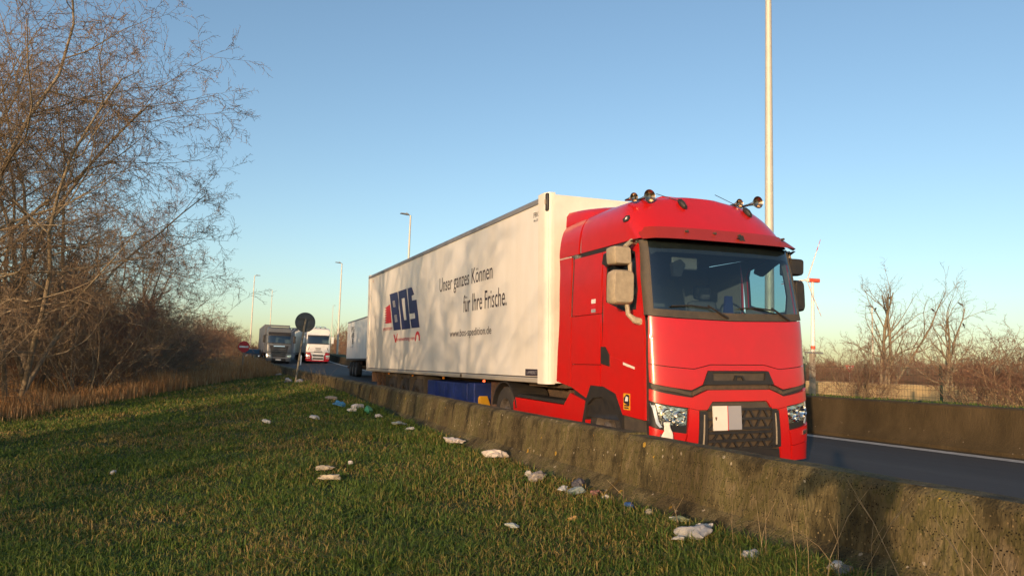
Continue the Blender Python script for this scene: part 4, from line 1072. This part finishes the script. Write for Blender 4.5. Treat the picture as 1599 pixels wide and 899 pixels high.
# ------------------------------------------------------------------ trees
def tubes_np(P0, P1, r0, r1, n=3):
    P0, P1 = np.asarray(P0), np.asarray(P1); r0, r1 = np.asarray(r0), np.asarray(r1)
    d = P1 - P0; d /= np.linalg.norm(d, axis=1, keepdims=True) + 1e-9
    ref = np.where(np.abs(d[:, 2:3]) < .9, np.array([[0, 0, 1.]]), np.array([[1., 0, 0]]))
    a = np.cross(d, ref); a /= np.linalg.norm(a, axis=1, keepdims=True) + 1e-9
    b = np.cross(d, a)
    N = len(P0); V = np.zeros((N, 2 * n, 3))
    for k in range(n):
        o = a * math.cos(6.2832 * k / n) + b * math.sin(6.2832 * k / n)
        V[:, k] = P0 + o * r0[:, None]; V[:, n + k] = P1 + o * r1[:, None]
    base = (np.arange(N) * 2 * n)[:, None]
    Fs = [base + np.array([[k, (k + 1) % n, n + (k + 1) % n, n + k]]) for k in range(n)]
    return V.reshape(-1, 3), np.concatenate(Fs, 0)

def make_tree(seed, height, spread, stems, lean, counts, droop=.0, twig_r=.007, trunk_r=.13, fine=1.0, stem_tilt=.35, zmin=.12, pull=0.):
    """returns (trunk mesh, crown mesh): stems -> limbs -> branches -> twigs -> twiglets"""
    rg = np.random.RandomState(seed)
    segs = {0: [], 1: []}
    def branch(p, d, length, r, lvl, nseg):
        pts = [np.array(p)]; d = np.array(d) / np.linalg.norm(d)
        wob = [.13, .17, .22, .27, .32][lvl]
        for i in range(nseg):
            d = d + rg.normal(0, wob, 3) + np.array([0, 0, [.06, .05, .02, -.02, -.02][lvl] - droop * (lvl > 1)])
            d /= np.linalg.norm(d)
            pts.append(pts[-1] + d * length / nseg)
        rad = [r * (1 - .75 * i / nseg) for i in range(nseg + 1)]
        key = 0 if lvl < 2 else 1
        for i in range(nseg):
            segs[key].append((pts[i], pts[i + 1], max(rad[i], twig_r * .5), max(rad[i + 1], twig_r * .5)))
        if lvl >= 4 or lvl - 0 > len(counts): return
        n = counts[lvl] if lvl < len(counts) else 0
        n = int(n * rg.uniform(.75, 1.25) + .5)
        for c in range(n):
            t = zmin + (1 - zmin) * (c + rg.uniform(.2, .9)) / n if lvl else max(zmin, .18) + .8 * (c + rg.uniform(0, 1)) / n
            t = min(.98, t)
            i = min(nseg - 1, int(t * nseg)); q = pts[i] + (pts[i + 1] - pts[i]) * (t * nseg - i)
            dd = pts[i + 1] - pts[i]; dd /= np.linalg.norm(dd)
            rnd_ = rg.normal(0, 1, 3); rnd_ -= dd * rnd_.dot(dd); rnd_ /= np.linalg.norm(rnd_)
            ang = rg.uniform(.45, 1.05)
            nd = dd * math.cos(ang) + rnd_ * math.sin(ang)
            if lvl == 0: nd[2] = abs(nd[2]) * .5 + .05; nd[:2] *= spread; nd[0] += pull
            ln = length * [.52, .50, .46, .42][lvl] * rg.uniform(.6, 1.2) * (1 - .45 * t if lvl == 0 else 1 - .3 * t)
            branch(q, nd, ln, max(rad[i] * .5, twig_r), lvl + 1, [6, 5, 4, 3, 2][lvl + 1])
    for s in range(stems):
        a = 6.2832 * s / stems + rg.uniform(-.4, .4)
        tl = stem_tilt * rg.uniform(.5, 1.2) if stems > 1 else .05
        d = np.array([math.cos(a) * tl + lean[0], math.sin(a) * tl + lean[1], 1.0])
        branch((math.cos(a) * .12 * (stems > 1), math.sin(a) * .12 * (stems > 1), -.25), d, height * rg.uniform(.8, 1.0) * 1.02, trunk_r * rg.uniform(.7, 1.0), 0, 9)
    out = []
    for key, n in ((0, 6), (1, 3)):
        A = segs[key]
        V, Fq = tubes_np([x[0] for x in A], [x[1] for x in A], [x[2] for x in A], [x[3] for x in A], n)
        out.append(np_mesh('wood', V, Fq))
    return out

def plant_tree(name, meshes, loc, rotz, sc, label, cat, group=None, mats=('bark', 'twig')):
    e = tag(empty(name, loc, (0, 0, rotz)), label, cat, group)
    e.scale = (sc, sc, sc)
    for me_, nm, mt in ((meshes[0], 'trunk', mats[0]), (meshes[1], 'crown', mats[1])):
        o = bpy.data.objects.new(nm, me_); C.objects.link(o); o.parent = e
        if not me_.materials: me_.materials.append(M[mt])
        if len(me_.materials) == 1 and me_.materials[0] != M[mt]:
            o.material_slots[0].link = 'OBJECT'; o.material_slots[0].material = M[mt]
    return e

big1 = make_tree(11, 10.5, 1.3, 3, (.16, -.05), (15, 10, 8, 5), droop=.03, trunk_r=.085, pull=.06, twig_r=.0055)
big2 = make_tree(12, 12.5, 1.3, 3, (.10, .0), (16, 10, 8, 5), droop=.03, trunk_r=.10, pull=.1, twig_r=.0055)
big3 = make_tree(13, 10, 1.2, 4, (.10, 0), (11, 9, 8, 4), droop=.02, trunk_r=.10, twig_r=.006)
shrub1 = make_tree(21, 3.4, 1.2, 12, (.05, 0), (7, 6, 5), trunk_r=.026, stem_tilt=.8, twig_r=.006)
shrub2 = make_tree(22, 2.6, 1.3, 13, (.0, 0), (7, 6, 5), trunk_r=.022, stem_tilt=1.1, twig_r=.006)
poll1 = make_tree(31, 7.3, .5, 4, (0, 0), (9, 6, 5), trunk_r=.15, stem_tilt=.22, twig_r=.009)
poll2 = make_tree(32, 6.8, .5, 3, (.05, 0), (8, 6, 5), trunk_r=.14, stem_tilt=.24, twig_r=.009)
G1 = 'bare trees at the edge of the wood'
def on(x, y, dz=0): return (x, y, ground(x, y) + dz)
plant_tree('bare_tree', big1, on(-4.2, 23.4), R(0), .98, 'pale-trunked bare tree leaning over the grass at left', 'tree', G1)
plant_tree('bare_tree', big2, on(-6.2, 22.0), R(10), 1.08, 'tallest bare tree filling the top left corner', 'tree', G1)
plant_tree('bare_tree', big3, on(-5.0, 30.5), R(100), 1.1, 'bare tree standing behind the leaning pale-trunked tree', 'tree', G1)
plant_tree('bare_tree', big1, on(-3.6, 37), R(150), .92, 'bare tree further along the wood edge with brown twigs', 'tree', G1, ('bark', 'twigred'))
plant_tree('bare_tree', big3, on(-2.9, 46), R(200), .78, 'smaller bare tree where the wood edge slopes down', 'tree', G1, ('bark', 'twigred'))
plant_tree('bare_tree', big1, on(-6.6, 26.5), R(40), 1.12, 'bare tree between the tallest tree and the leaning one', 'tree', G1)
plant_tree('bare_tree', big2, on(-9.5, 29), R(250), .9, 'bare tree deep in the wood at the left edge', 'tree', G1)
plant_tree('bare_tree', big3, on(-5.0, 58), R(20), .75, 'farthest bare tree of the wood edge at left', 'tree', G1, ('bark', 'twigred'))
plant_tree('bare_tree', big1, on(-8.4, 24.6), R(300), 1.15, 'tall bare tree at the left frame edge inside the wood', 'tree', G1)
# the wood goes on out of frame: these throw the branch shadows on the white trailer
plant_tree('bare_tree', big3, on(-13.5, -3.4), R(10), .85, 'bare tree left of the view shading the trailer side behind the cab', 'tree', G1)
plant_tree('bare_tree', big3, on(-9.6, 2.0), R(75), .62, 'bare tree left of the view whose trunk shadow crosses the trailer lettering', 'tree', G1)
plant_tree('bare_tree', big3, on(-8.4, 7.4), R(130), .74, 'bare tree left of the view shading the trailer rear', 'tree', G1)
plant_tree('bare_tree', poll1, on(-8.6, 9.2), R(30), 1.05, 'thick-limbed bare tree left of the view beside the wood edge', 'tree', G1)
plant_tree('bare_tree', poll2, on(-9.4, 5.2), R(160), 1.05, 'forked bare tree left of the view beside the wood edge', 'tree', G1)
G2 = 'tangled shrubs under the bare trees'
rs = random.Random(4)
spots = [(-4.8, 20.0), (-6.0, 18.4), (-3.2, 28.5), (-2.6, 32), (-4.2, 31), (-3.4, 36), (-2.0, 38), (-1.8, 42), (-3.2, 43), (-1.6, 47), (-2.4, 50), (-1.2, 54), (-3.0, 57), (-8.2, 21.5), (-7.0, 28), (-5.6, 34), (-9.4, 25), (-10.5, 22),
         (-.6, 60), (-2.5, 64), (-.2, 70), (1.2, 76), (-1.5, 74), (2.4, 84), (.6, 88), (3.6, 94), (1.8, 100), (5, 110), (3.2, 118)]
for i, (x, y) in enumerate(spots):
    farq = y > 56
    lab = 'tangled bare shrub in the low reddish growth far along the left verge' if farq else 'tangled bare shrub in the thicket under the trees at left'
    plant_tree('bare_shrub', (shrub1, shrub2)[i % 2], on(x, y), rs.uniform(0, 6.28), rs.uniform(1.0, 1.5) * (1.25 if farq else 1.0), lab, 'shrub', 'shrubs far along the left verge' if farq else G2, ('twig', 'twigred') if farq else ('bark', 'twig'))
# right side
def polar(az, d): return (d * math.sin(R(az)), d * math.cos(R(az)))
x, y = polar(48.35, 45)
pA = plant_tree('pollard_tree', poll1, (x, y, .2), R(30), .82, 'pale bare tree with upright limbs nearer the wind turbine', 'tree', 'pale bare trees beyond the tan wall', ('bark', 'bark'))
x, y = polar(52.0, 47)
pB = plant_tree('pollard_tree', poll2, (x, y, .2), R(200), .80, 'pale forked bare tree nearer the right edge', 'tree', 'pale bare trees beyond the tan wall', ('bark', 'bark'))
rs = random.Random(9)
for i, (az_, d, sc) in enumerate([(46.6, 22.5, .62), (47.8, 23.5, .55), (53.6, 21, .66), (55.3, 20, .70), (56.8, 20.5, .62), (54.6, 23, .66)]):
    x, y = polar(az_, d)
    labs = ['bare shrub growing against the fence below the first pale tree', 'low bare shrub right beside the left green fence post', 'spreading bare shrub on the right side by the fence', 'dense bare shrub at the far right edge by the fence', 'bare shrub cut off by the right edge of the view', 'thin bare shrub between the right-hand shrubs']
    plant_tree('bare_shrub', (shrub1, shrub2)[i % 2], on(x, y), rs.uniform(0, 6.28), sc, labs[i], 'shrub', 'bare shrubs by the green fence', ('twig', 'twigred'))
for i in range(26):
    az_ = 41.5 + i * .75 + rs.uniform(-.2, .2); d = rs.uniform(52, 72)
    x, y = polar(az_, d)
    plant_tree('bare_shrub', (shrub1, shrub2)[i % 2], (x, y, .1), rs.uniform(0, 6.28), rs.uniform(.65, 1.1), 'bare shrub in the brown hedge row beyond the tan wall', 'shrub', 'hedge row shrubs beyond the tan wall', ('twig', 'twigred'))
# far wood: one brown mass of twigs on both horizons
rg = np.random.RandomState(5)
def far_wood(az0, az1, d0, d1, h0, n, wid):
    az_ = np.radians(rg.uniform(az0, az1, n)); d = rg.uniform(d0, d1, n)
    hx = h0 * (.7 + .3 * np.sin(az_ * 60) * np.sin(az_ * 23 + 1)) 
    z = rg.uniform(0, 1, n) ** .8 * hx
    P0 = np.stack([d * np.sin(az_), d * np.cos(az_), z - .3], 1)
    dr = rg.normal(0, .6, (n, 3)); dr[:, 2] = np.abs(dr[:, 2]) + .5
    P1 = P0 + dr * rg.uniform(.5, 1.4, (n, 1)) * h0 * .14
    return P0, P1, np.full(n, wid), np.full(n, wid * .4)
parts = [far_wood(38, 62, 85, 125, 4.3, 22000, .022), far_wood(-14, 4.2, 95, 150, 5.5, 16000, .022), far_wood(4, 14, 220, 330, 9, 8000, .05), far_wood(-16, -2.5, 33, 62, 5.5, 30000, .011), far_wood(9.5, 20, 120, 160, 7, 7000, .03)]
V, Fq = tubes_np(*[np.concatenate([p[k] for p in parts]) for k in range(4)])
tag(link('far_wood', np_mesh('far_wood', V, Fq), M['twigred']), 'brown mass of bare far-off woodland along the horizon', 'woodland', kind='stuff')
# crows
for i, (par, dx, dz_) in enumerate(((pA, .3, 5.3), (pA, -.4, 4.7), (pB, -.6, 4.8), (pB, .7, 5.1), (pB, .8, 4.0))):
    x, y, z = par.location
    b = MB().lathe([(.001, -.20), (.05, -.14), (.085, 0), (.06, .1), (.055, .15), (.06, .19), (.035, .24), (.001, .30)], 'x', (0, 0, 0), 10)
    b.add([(-.18, -.03, 0), (-.18, .03, 0), (-.38, .05, -.05), (-.38, -.05, -.05)], [(0, 1, 2, 3)])
    b.tube([(0, .03, -.05), (0, .03, -.16)], .01, 4).tube([(0, -.03, -.05), (0, -.03, -.16)], .01, 4)
    o = b.build('crow', M['crow'], None)
    o.location = (x + dx * math.cos(R(50)), y - dx * math.sin(R(50)), z + dz_); o.rotation_euler = (0, R(-35), R(-40 + 60 * i)); o.scale = (.6,) * 3
    tag(o, ['black crow at the top of the pale tree nearer the turbine', 'black crow on the left limb of the pale tree nearer the turbine', 'black crow on the left limb of the forked pale tree', 'black crow on the top right limb of the forked pale tree', 'black crow on the low right limb of the forked pale tree'][i], 'bird', 'crows in the pale trees')

# ------------------------------------------------------------------ grass
def vzg(X, Y):
    return np.array([zg(a, b) for a, b in zip(X, Y)])
def blades(X, Y, H, Wd, rg, lean=.5, zf=vzg, name='grass'):
    n = len(X); Z = zf(X, Y)
    a = rg.uniform(0, 6.2832, n); l = np.abs(rg.normal(0, lean, n))
    dx, dy = np.cos(a) * l, np.sin(a) * l
    fa = rg.uniform(0, 6.2832, n); wx, wy = np.cos(fa) * Wd, np.sin(fa) * Wd
    V = np.zeros((n, 5, 3))
    b = np.stack([X, Y, Z - .01], 1); w3 = np.stack([wx, wy, np.zeros(n)], 1)
    mid = b + np.stack([dx * H * .35, dy * H * .35, H * .6], 1)
    tip = b + np.stack([dx * H, dy * H, H * (1 - .25 * np.minimum(l, 1.2))], 1)
    V[:, 0], V[:, 1], V[:, 2], V[:, 3], V[:, 4] = b - w3, b + w3, mid + w3 * .75, mid - w3 * .75, tip
    base = (np.arange(n) * 5)[:, None]
    Fs = np.concatenate([base + np.array([[0, 1, 2]]), base + np.array([[0, 2, 3]]), base + np.array([[3, 2, 4]])], 0)
    return np_mesh(name, V.reshape(-1, 3), Fs, np.repeat(rg.uniform(0, 1, n), 5))
rg = np.random.RandomState(2)
def dry_edge(Y): return np.interp(Y, [-10, 17, 19.5, 27, 33, 37, 41], [-7.5, -4.6, -3.6, -1.4, .3, 2.4, 4.6])
xbv = np.vectorize(XB)
# distance-weighted scatter over the verge
n = 820000
dd = 2.0 * (44 / 2.0) ** rg.uniform(0, 1, n)
aa = np.radians(rg.uniform(-18, 62, n))
X, Y = dd * np.sin(aa), dd * np.cos(aa)
clump = np.sin(X * 3.1 + np.sin(Y * 2.3)) * np.sin(Y * 2.7 + np.cos(X * 1.9)) + .6 * np.sin(X * 7.3 + Y * 5.1)
keep = (X < xbv(Y) - .30) & (X > dry_edge(Y) - .6) & (rg.uniform(-1.6, 1.2, n) < clump * .8 + .9)
X, Y, dd, clump = X[keep], Y[keep], dd[keep], clump[keep]
nearwall = np.clip(1 - (xbv(Y) - .3 - X) / .8, 0, 1)
tus = np.clip(np.sin(X * 1.9 + 1.3 * np.sin(Y * 1.1)) * np.sin(Y * 1.6 + np.cos(X * 1.3)), 0, 1) ** 2
H = (.036 + .05 * rg.uniform(0, 1, len(X)) ** 3 + .010 * clump + .04 * tus + .05 * nearwall * rg.uniform(0, 1, len(X))) * (1 + .012 * dd)
H = np.maximum(H, .03)
me = blades(X, Y, H, .0017 + .00044 * dd, rg, 1.25)
tag(link('grass', me, M['grass']), 'short green grass with dry brown patches on the verge', 'grass', kind='stuff')
# dry tall grass
n = 60000
Y = rg.uniform(12, 75, n); X = dry_edge(Y) + rg.normal(0, .35, n) - rg.exponential(2.2, n)
X[: n // 4] = rg.uniform(-2, 5.5, n // 4); Y[: n // 4] = rg.uniform(34, 75, n // 4)
keep = (X < xbv(Y) - .4) & (X < dry_edge(np.minimum(Y, 41)) + .5) & (X > -9)
X, Y = X[keep], Y[keep]
H = rg.uniform(.2, .8, len(X)) * (.75 + .35 * np.sin(X * 1.3 + Y * .7) * np.sin(Y * .45)) * np.clip(.55 + (Y - 16) / 30, .5, 1.05)
me = blades(X, Y, H, .004 + .00022 * Y, rg, .22, name='dry_grass')
tag(link('dry_grass', me, M['dry']), 'tall rust-coloured dry grass along the wood edge', 'dry grass', kind='stuff')
# grass strip beyond the far barrier
n = 26000
Y = rg.uniform(-2, 40, n); X = xbv(Y) * 0 + np.vectorize(XR)(Y) + .6 + rg.uniform(0, 1, n) ** 1.3 * 11
me = blades(X, Y, rg.uniform(.02, .08, n), np.full(n, .006), rg, .8, zf=lambda a, b: np.array([zright(p, q) for p, q in zip(a, b)]), name='far_grass')
tag(link('grass', me, M['grass']), 'rough grass strip between the far barrier and the fence', 'grass', kind='stuff')
# dead stalks against the near barrier at right and tufts beside it
def stalks(cx, cy, n, hmin, hmax, spread, label, seed, tilt=.25):
    rg_ = random.Random(seed); b = MB()
    for k in range(n):
        x, y_ = rg_.gauss(0, spread * .35), rg_.gauss(0, spread)
        h_ = rg_.uniform(hmin, hmax); lx, ly = rg_.gauss(-.05, tilt), rg_.gauss(0, tilt)
        z0 = zg(cx + x, cy + y_) - zg(cx, cy) - .03
        pts = [(x + lx * h_ * t * t, y_ + ly * h_ * t * (1 + .4 * t), z0 + h_ * t * (1 - .12 * t)) for t in (0, .35, .7, 1)]
        b.tube(pts, [.0022, .002, .0016, .0008], 4, cap=False)
        if k % 3 == 0:
            t = .55; q = pts[2]
            b.tube([q, (q[0] + rg_.gauss(0, .06), q[1] + rg_.gauss(0, .06), q[2] + .12)], [.0022, .001], 3, cap=False)
    o = b.build('dead_stalks', M['drystalk'], None, smooth=0)
    o.location = (cx, cy, zg(cx, cy))
    return tag(o, label, 'dead stalks', 'tufts of dead stalks along the barrier', 'stuff')
M['drystalk'] = mat('dead_stalk', (.30, .23, .13), .8, var=.5, vscale=30, col2=(.12, .08, .045))
stalks(2.9, 2.15, 16, .35, .85, .25, 'tall pale dead stalks against the barrier in the bottom right corner', 1, .3)
stalks(3.05, 3.0, 7, .4, .75, .15, 'dead stalks against the barrier right beside the photographer shadow', 2, .22)
stalks(3.1, 3.75, 4, .25, .5, .12, 'few thin dead stalks just left of the photographer shadow', 3, .2)
stalks(3.15, 5.1, 4, .2, .4, .3, 'sparse thin stalks at the barrier foot below the headlight', 4, .15)
stalks(2.75, 6.3, 9, .12, .3, .25, 'short reddish stalks in the grass beside the dark litter heap', 5, .12)
stalks(3.75, 25, 40, .3, .9, .8, 'rusty dead stalks against the barrier right of the leaning sign', 6, .3)
stalks(3.55, 31, 40, .3, .8, .7, 'dead stalks around the foot of the leaning round sign', 7, .25)

# ------------------------------------------------------------------ litter
def litter(x, y, sx_, sy_, sz_, col, label, seed, rough=.55):
    nm = 'crumpled_bag' if ' bag' in label else ('cloth_strip' if 'cloth' in label else ('wrapper' if 'wrapper' in label else 'paper_scrap'))
    rg_ = np.random.RandomState(seed)
    bm = bmesh.new(); bmesh.ops.create_icosphere(bm, subdivisions=4, radius=1)
    nr = rg_.normal(0, 1, (46, 3)); nr /= np.linalg.norm(nr, axis=1, keepdims=True)
    df = rg_.uniform(.42, 1.0, 46)                      # random facets: a crushed, folded skin
    fr = rg_.normal(0, 1, (6, 3)) * np.linspace(2, 9, 6)[:, None]; ph = rg_.uniform(0, 6.28, 6)
    for v in bm.verts:
        p = np.array(v.co)
        dt = nr @ p
        rr = np.min(np.where(dt > .12, df / np.maximum(dt, .12), 9.))
        k = sum(math.sin(fr[i] @ p + ph[i]) * (.07, .06, .05, .04, .03, .02)[i] for i in range(6))
        kk = min(rr, 1.35) * (1 + k) - .06 * abs(math.sin(4 * p[0] + 3 * p[1] + ph[0]))
        v.co = (p[0] * kk * sx_ * 1.25, p[1] * kk * sy_ * 1.25, max(p[2] * kk, -.25) * sz_ * 1.3)
    me_ = bpy.data.meshes.new('litter'); bm.to_mesh(me_); bm.free(); me_.shade_smooth(); me_.set_sharp_from_angle(angle=R(22))
    o = link(nm, me_, mat('litter_film', col, rough, var=.35, vscale=9, col2=tuple(c * .55 for c in col)))
    o.location = (x, y, zg(x, y) + sz_ * .4 + .03); o.rotation_euler = (rg_.uniform(-.2, .2), rg_.uniform(-.2, .2), rg_.uniform(0, 6.28))
    tag(o, label, 'litter', 'litter along the barrier')
W_, GY_, BL_ = (.62, .58, .54), (.30, .30, .31), (.03, .10, .32)
items = [
    ((1085, 842), (.17, .12, .07), (.42, .42, .42), 'large pale grey crumpled bag by the barrier foot at right'),
    ((1060, 846), (.06, .05, .025), (.5, .5, .48), 'small pale scrap touching the large grey bag'),
    ((1112, 812), (.05, .04, .03), (.62, .58, .5), 'small cream scrap above the large grey bag'),
    ((1085, 815), (.09, .06, .04), (.20, .24, .14), 'flattened greenish wrapper beside the cream scrap'),
    ((1175, 878), (.09, .07, .05), W_, 'white crumpled bag lowest on the grass at right'),
    ((1325, 892), (.07, .05, .04), W_, 'white scrap at the very bottom edge below the stalks'),
    ((1100, 832), (.07, .06, .04), (.55, .52, .47), 'small crumpled cream bag behind the large grey bag'),
    ((1070, 800), (.06, .04, .03), (.30, .27, .2), 'thin brown wrapper against the barrier foot left of the green one'),
    ((950, 780), (.05, .05, .03), (.5, .48, .46), 'small white scrap right of the dark litter heap'),
    ((880, 768), (.07, .05, .04), (.48, .5, .5), 'pale scrap at the left end of the dark litter heap'),
    ((1372, 893), (.09, .06, .04), (.22, .2, .19), 'dark grey bag at the bottom edge among the stalks'),
    ((1003, 792), (.06, .05, .04), BL_, 'dark blue crumpled wrapper at the barrier foot'),
    ((922, 762), (.07, .06, .08), (.07, .07, .09), 'upright black plastic bag of the dark litter heap'),
    ((900, 772), (.14, .09, .05), (.22, .28, .29), 'pale teal crumpled sheet of the dark litter heap'),
    ((935, 775), (.07, .05, .04), (.26, .12, .10), 'reddish brown scrap right of the black bag'),
    ((893, 815), (.055, .04, .03), (.50, .30, .10), 'small orange scrap lying alone in the grass'),
    ((800, 825), (.085, .045, .025), (.45, .5, .47), 'flat pale wrapper lying alone in the grass'),
    ((838, 750), (.15, .10, .07), (.34, .30, .26), 'brownish white crumpled litter at the barrier foot'),
    ((825, 745), (.06, .05, .05), (.5, .47, .42), 'small pale crumpled piece on the brownish litter'),
    ((777, 716), (.17, .10, .09), (.60, .53, .47), 'cream crumpled bag peaked like a tent by the barrier'),
    ((725, 692), (.20, .10, .07), (.62, .56, .52), 'long white crumpled bag by the barrier below the trailer'),
    ((625, 664), (.22, .14, .05), (.30, .36, .36), 'pale grey-green sheet of litter along the barrier'),
    ((640, 672), (.12, .08, .04), (.42, .43, .42), 'grey scrap at the lower end of the pale sheet'),
    ((575, 645), (.22, .14, .10), (.05, .28, .15), 'green crumpled bag among the litter by the barrier'),
    ((590, 652), (.12, .09, .05), W_, 'white scrap just right of the green bag'),
    ((560, 638), (.20, .12, .07), (.58, .58, .6), 'white crumpled bag just above the green bag'),
    ((550, 643), (.12, .09, .06), (.55, .55, .52), 'small white bag left of the green bag'),
    ((532, 635), (.18, .13, .09), (.04, .20, .42), 'bright blue bag on the grass near the barrier'),
    ((490, 654), (.12, .09, .05), (.5, .5, .48), 'lone white scrap on the grass left of the blue bag'),
    ((518, 624), (.2, .14, .05), (.36, .30, .24), 'brown paper litter above the blue bag'),
    ((505, 735), (.17, .05, .05), (.44, .38, .28), 'tan cloth strip upper of two on the grass'),
    ((512, 750), (.17, .06, .05), (.42, .37, .28), 'tan cloth strip lower of two on the grass'),
    ((547, 726), (.06, .045, .04), W_, 'small white scrap right of the tan cloth strips'),
    ((177, 741), (.06, .04, .03), (.55, .55, .55), 'tiny white scrap alone on the left grass'),
    ((417, 661), (.11, .08, .05), (.5, .5, .48), 'tiny pale scrap on the mid grass left of the sign'),
    ((450, 597), (.28, .2, .12), (.38, .40, .44), 'pale blue-grey bag at the foot of the leaning sign'),
    ((468, 597), (.2, .15, .1), (.42, .40, .40), 'grey bag right of the leaning sign foot'),
    ((436, 586), (.22, .16, .08), (.48, .45, .42), 'whitish scrap in dry grass left of the leaning sign'),
]
def px_ray(x, y):
    d = rt * (x - 799.5) + up * (449.5 - y) + fw * 1200
    return d / d.length
for i, (p, s3, col, lab) in enumerate(items):
    d = px_ray(*p); t = 1.5
    while t < 60 and CAM_H + d.z * t > zg(d.x * t, d.y * t) + .02: t += .02
    x, y = d.x * t, d.y * t
    x = min(x, XB(y) - .36)
    litter(x, y, *(q * 1.0 for q in s3), col, lab, 100 + i)

# ------------------------------------------------------------------ the photographer, whose shadow falls on the barrier
hf = Vector((math.sin(YAW), math.cos(YAW), 0)); hr = Vector((math.cos(YAW), -math.sin(YAW), 0))
po = Vector((0, 0, 0)) - hf * .46
po.z = zg(po.x, po.y)
def W3(r, f, z): return po + hr * r + hf * f + Vector((0, 0, z))
ph_z = CAM_H - po.z
chain = []
def skin(name, nodes, edges, material, parent=None, sub=2):
    me_ = bpy.data.meshes.new(name); me_.from_pydata([n_[0] for n_ in nodes], edges, [])
    o = link(name, me_, material, parent)
    sk = o.modifiers.new('skin', 'SKIN')
    for v, n_ in zip(me_.skin_vertices[0].data, nodes):
        v.radius = n_[1] if isinstance(n_[1], tuple) else (n_[1], n_[1])
    me_.skin_vertices[0].data[0].use_root = True
    sb = o.modifiers.new('sub', 'SUBSURF'); sb.levels = sb.render_levels = sub
    return o
M['coat'] = mat('dark_coat', (.05, .055, .07), .85, var=.2, vscale=10)
M['skin'] = mat('skin', (.48, .29, .21), .55)
nodes = [(W3(0, 0, .95), (.17, .13)), (W3(0, 0, 1.15), (.135, .11)), (W3(0, 0, 1.36), (.145, .11)), (W3(0, .0, 1.48), (.11, .09)), (W3(0, .02, 1.57), .06), (W3(0, .03, 1.66), (.08, .095)), (W3(0, .03, 1.76), (.08, .095)), (W3(0, .02, 1.82), .05)]
edges = [(i, i + 1) for i in range(7)]
for s in (-1, 1):
    b0 = len(nodes)
    nodes += [(W3(s * .17, 0, 1.45), .062), (W3(-.33, .10, 1.30) if s < 0 else W3(.19, .16, 1.24), .045), (W3(s * .20, .30, ph_z - .06), .042), (W3(s * .115, .42, ph_z - .02), .032)]
    edges += [(3, b0), (b0, b0 + 1), (b0 + 1, b0 + 2), (b0 + 2, b0 + 3)]
    b1 = len(nodes)
    nodes += [(W3(s * .10, 0, .86), .10), (W3(s * .12, .02, .48), .068), (W3(s * .13, -.02, .10), .048), (W3(s * .14, .14, .05), .045)]
    edges += [(0, b1), (b1, b1 + 1), (b1 + 1, b1 + 2), (b1 + 2, b1 + 3)]
pe = skin('person', nodes, edges, M['coat'])
tag(pe, 'person in dark coat holding up a phone, shadow falling on the barrier', 'person')
for s in (-1, 1):
    for k in range(5):
        z = ph_z - .05 + .022 * k
        base = W3(s * .105, .42, z); tipp = W3(s * .075, .435, z + .01) if k else W3(s * .07, .40, ph_z - .04)
        skin('finger', [(base, .010), (W3(s * .09, .445, z + .004) if k else W3(s * .09, .41, ph_z - .05), .009), (tipp, .008)], [(0, 1), (1, 2)], M['skin'], pe, 1)
hp = W3(0, .435, ph_z)
tag(MB().box(-.075, .075, -.012, -.004, -.04, .04).build('phone', M['blk'], None, bevel=.003), 'black phone held up by the person behind the viewpoint', 'phone')
ob = bpy.data.objects['phone']; ob.location = hp; ob.rotation_euler = (0, 0, -YAW)
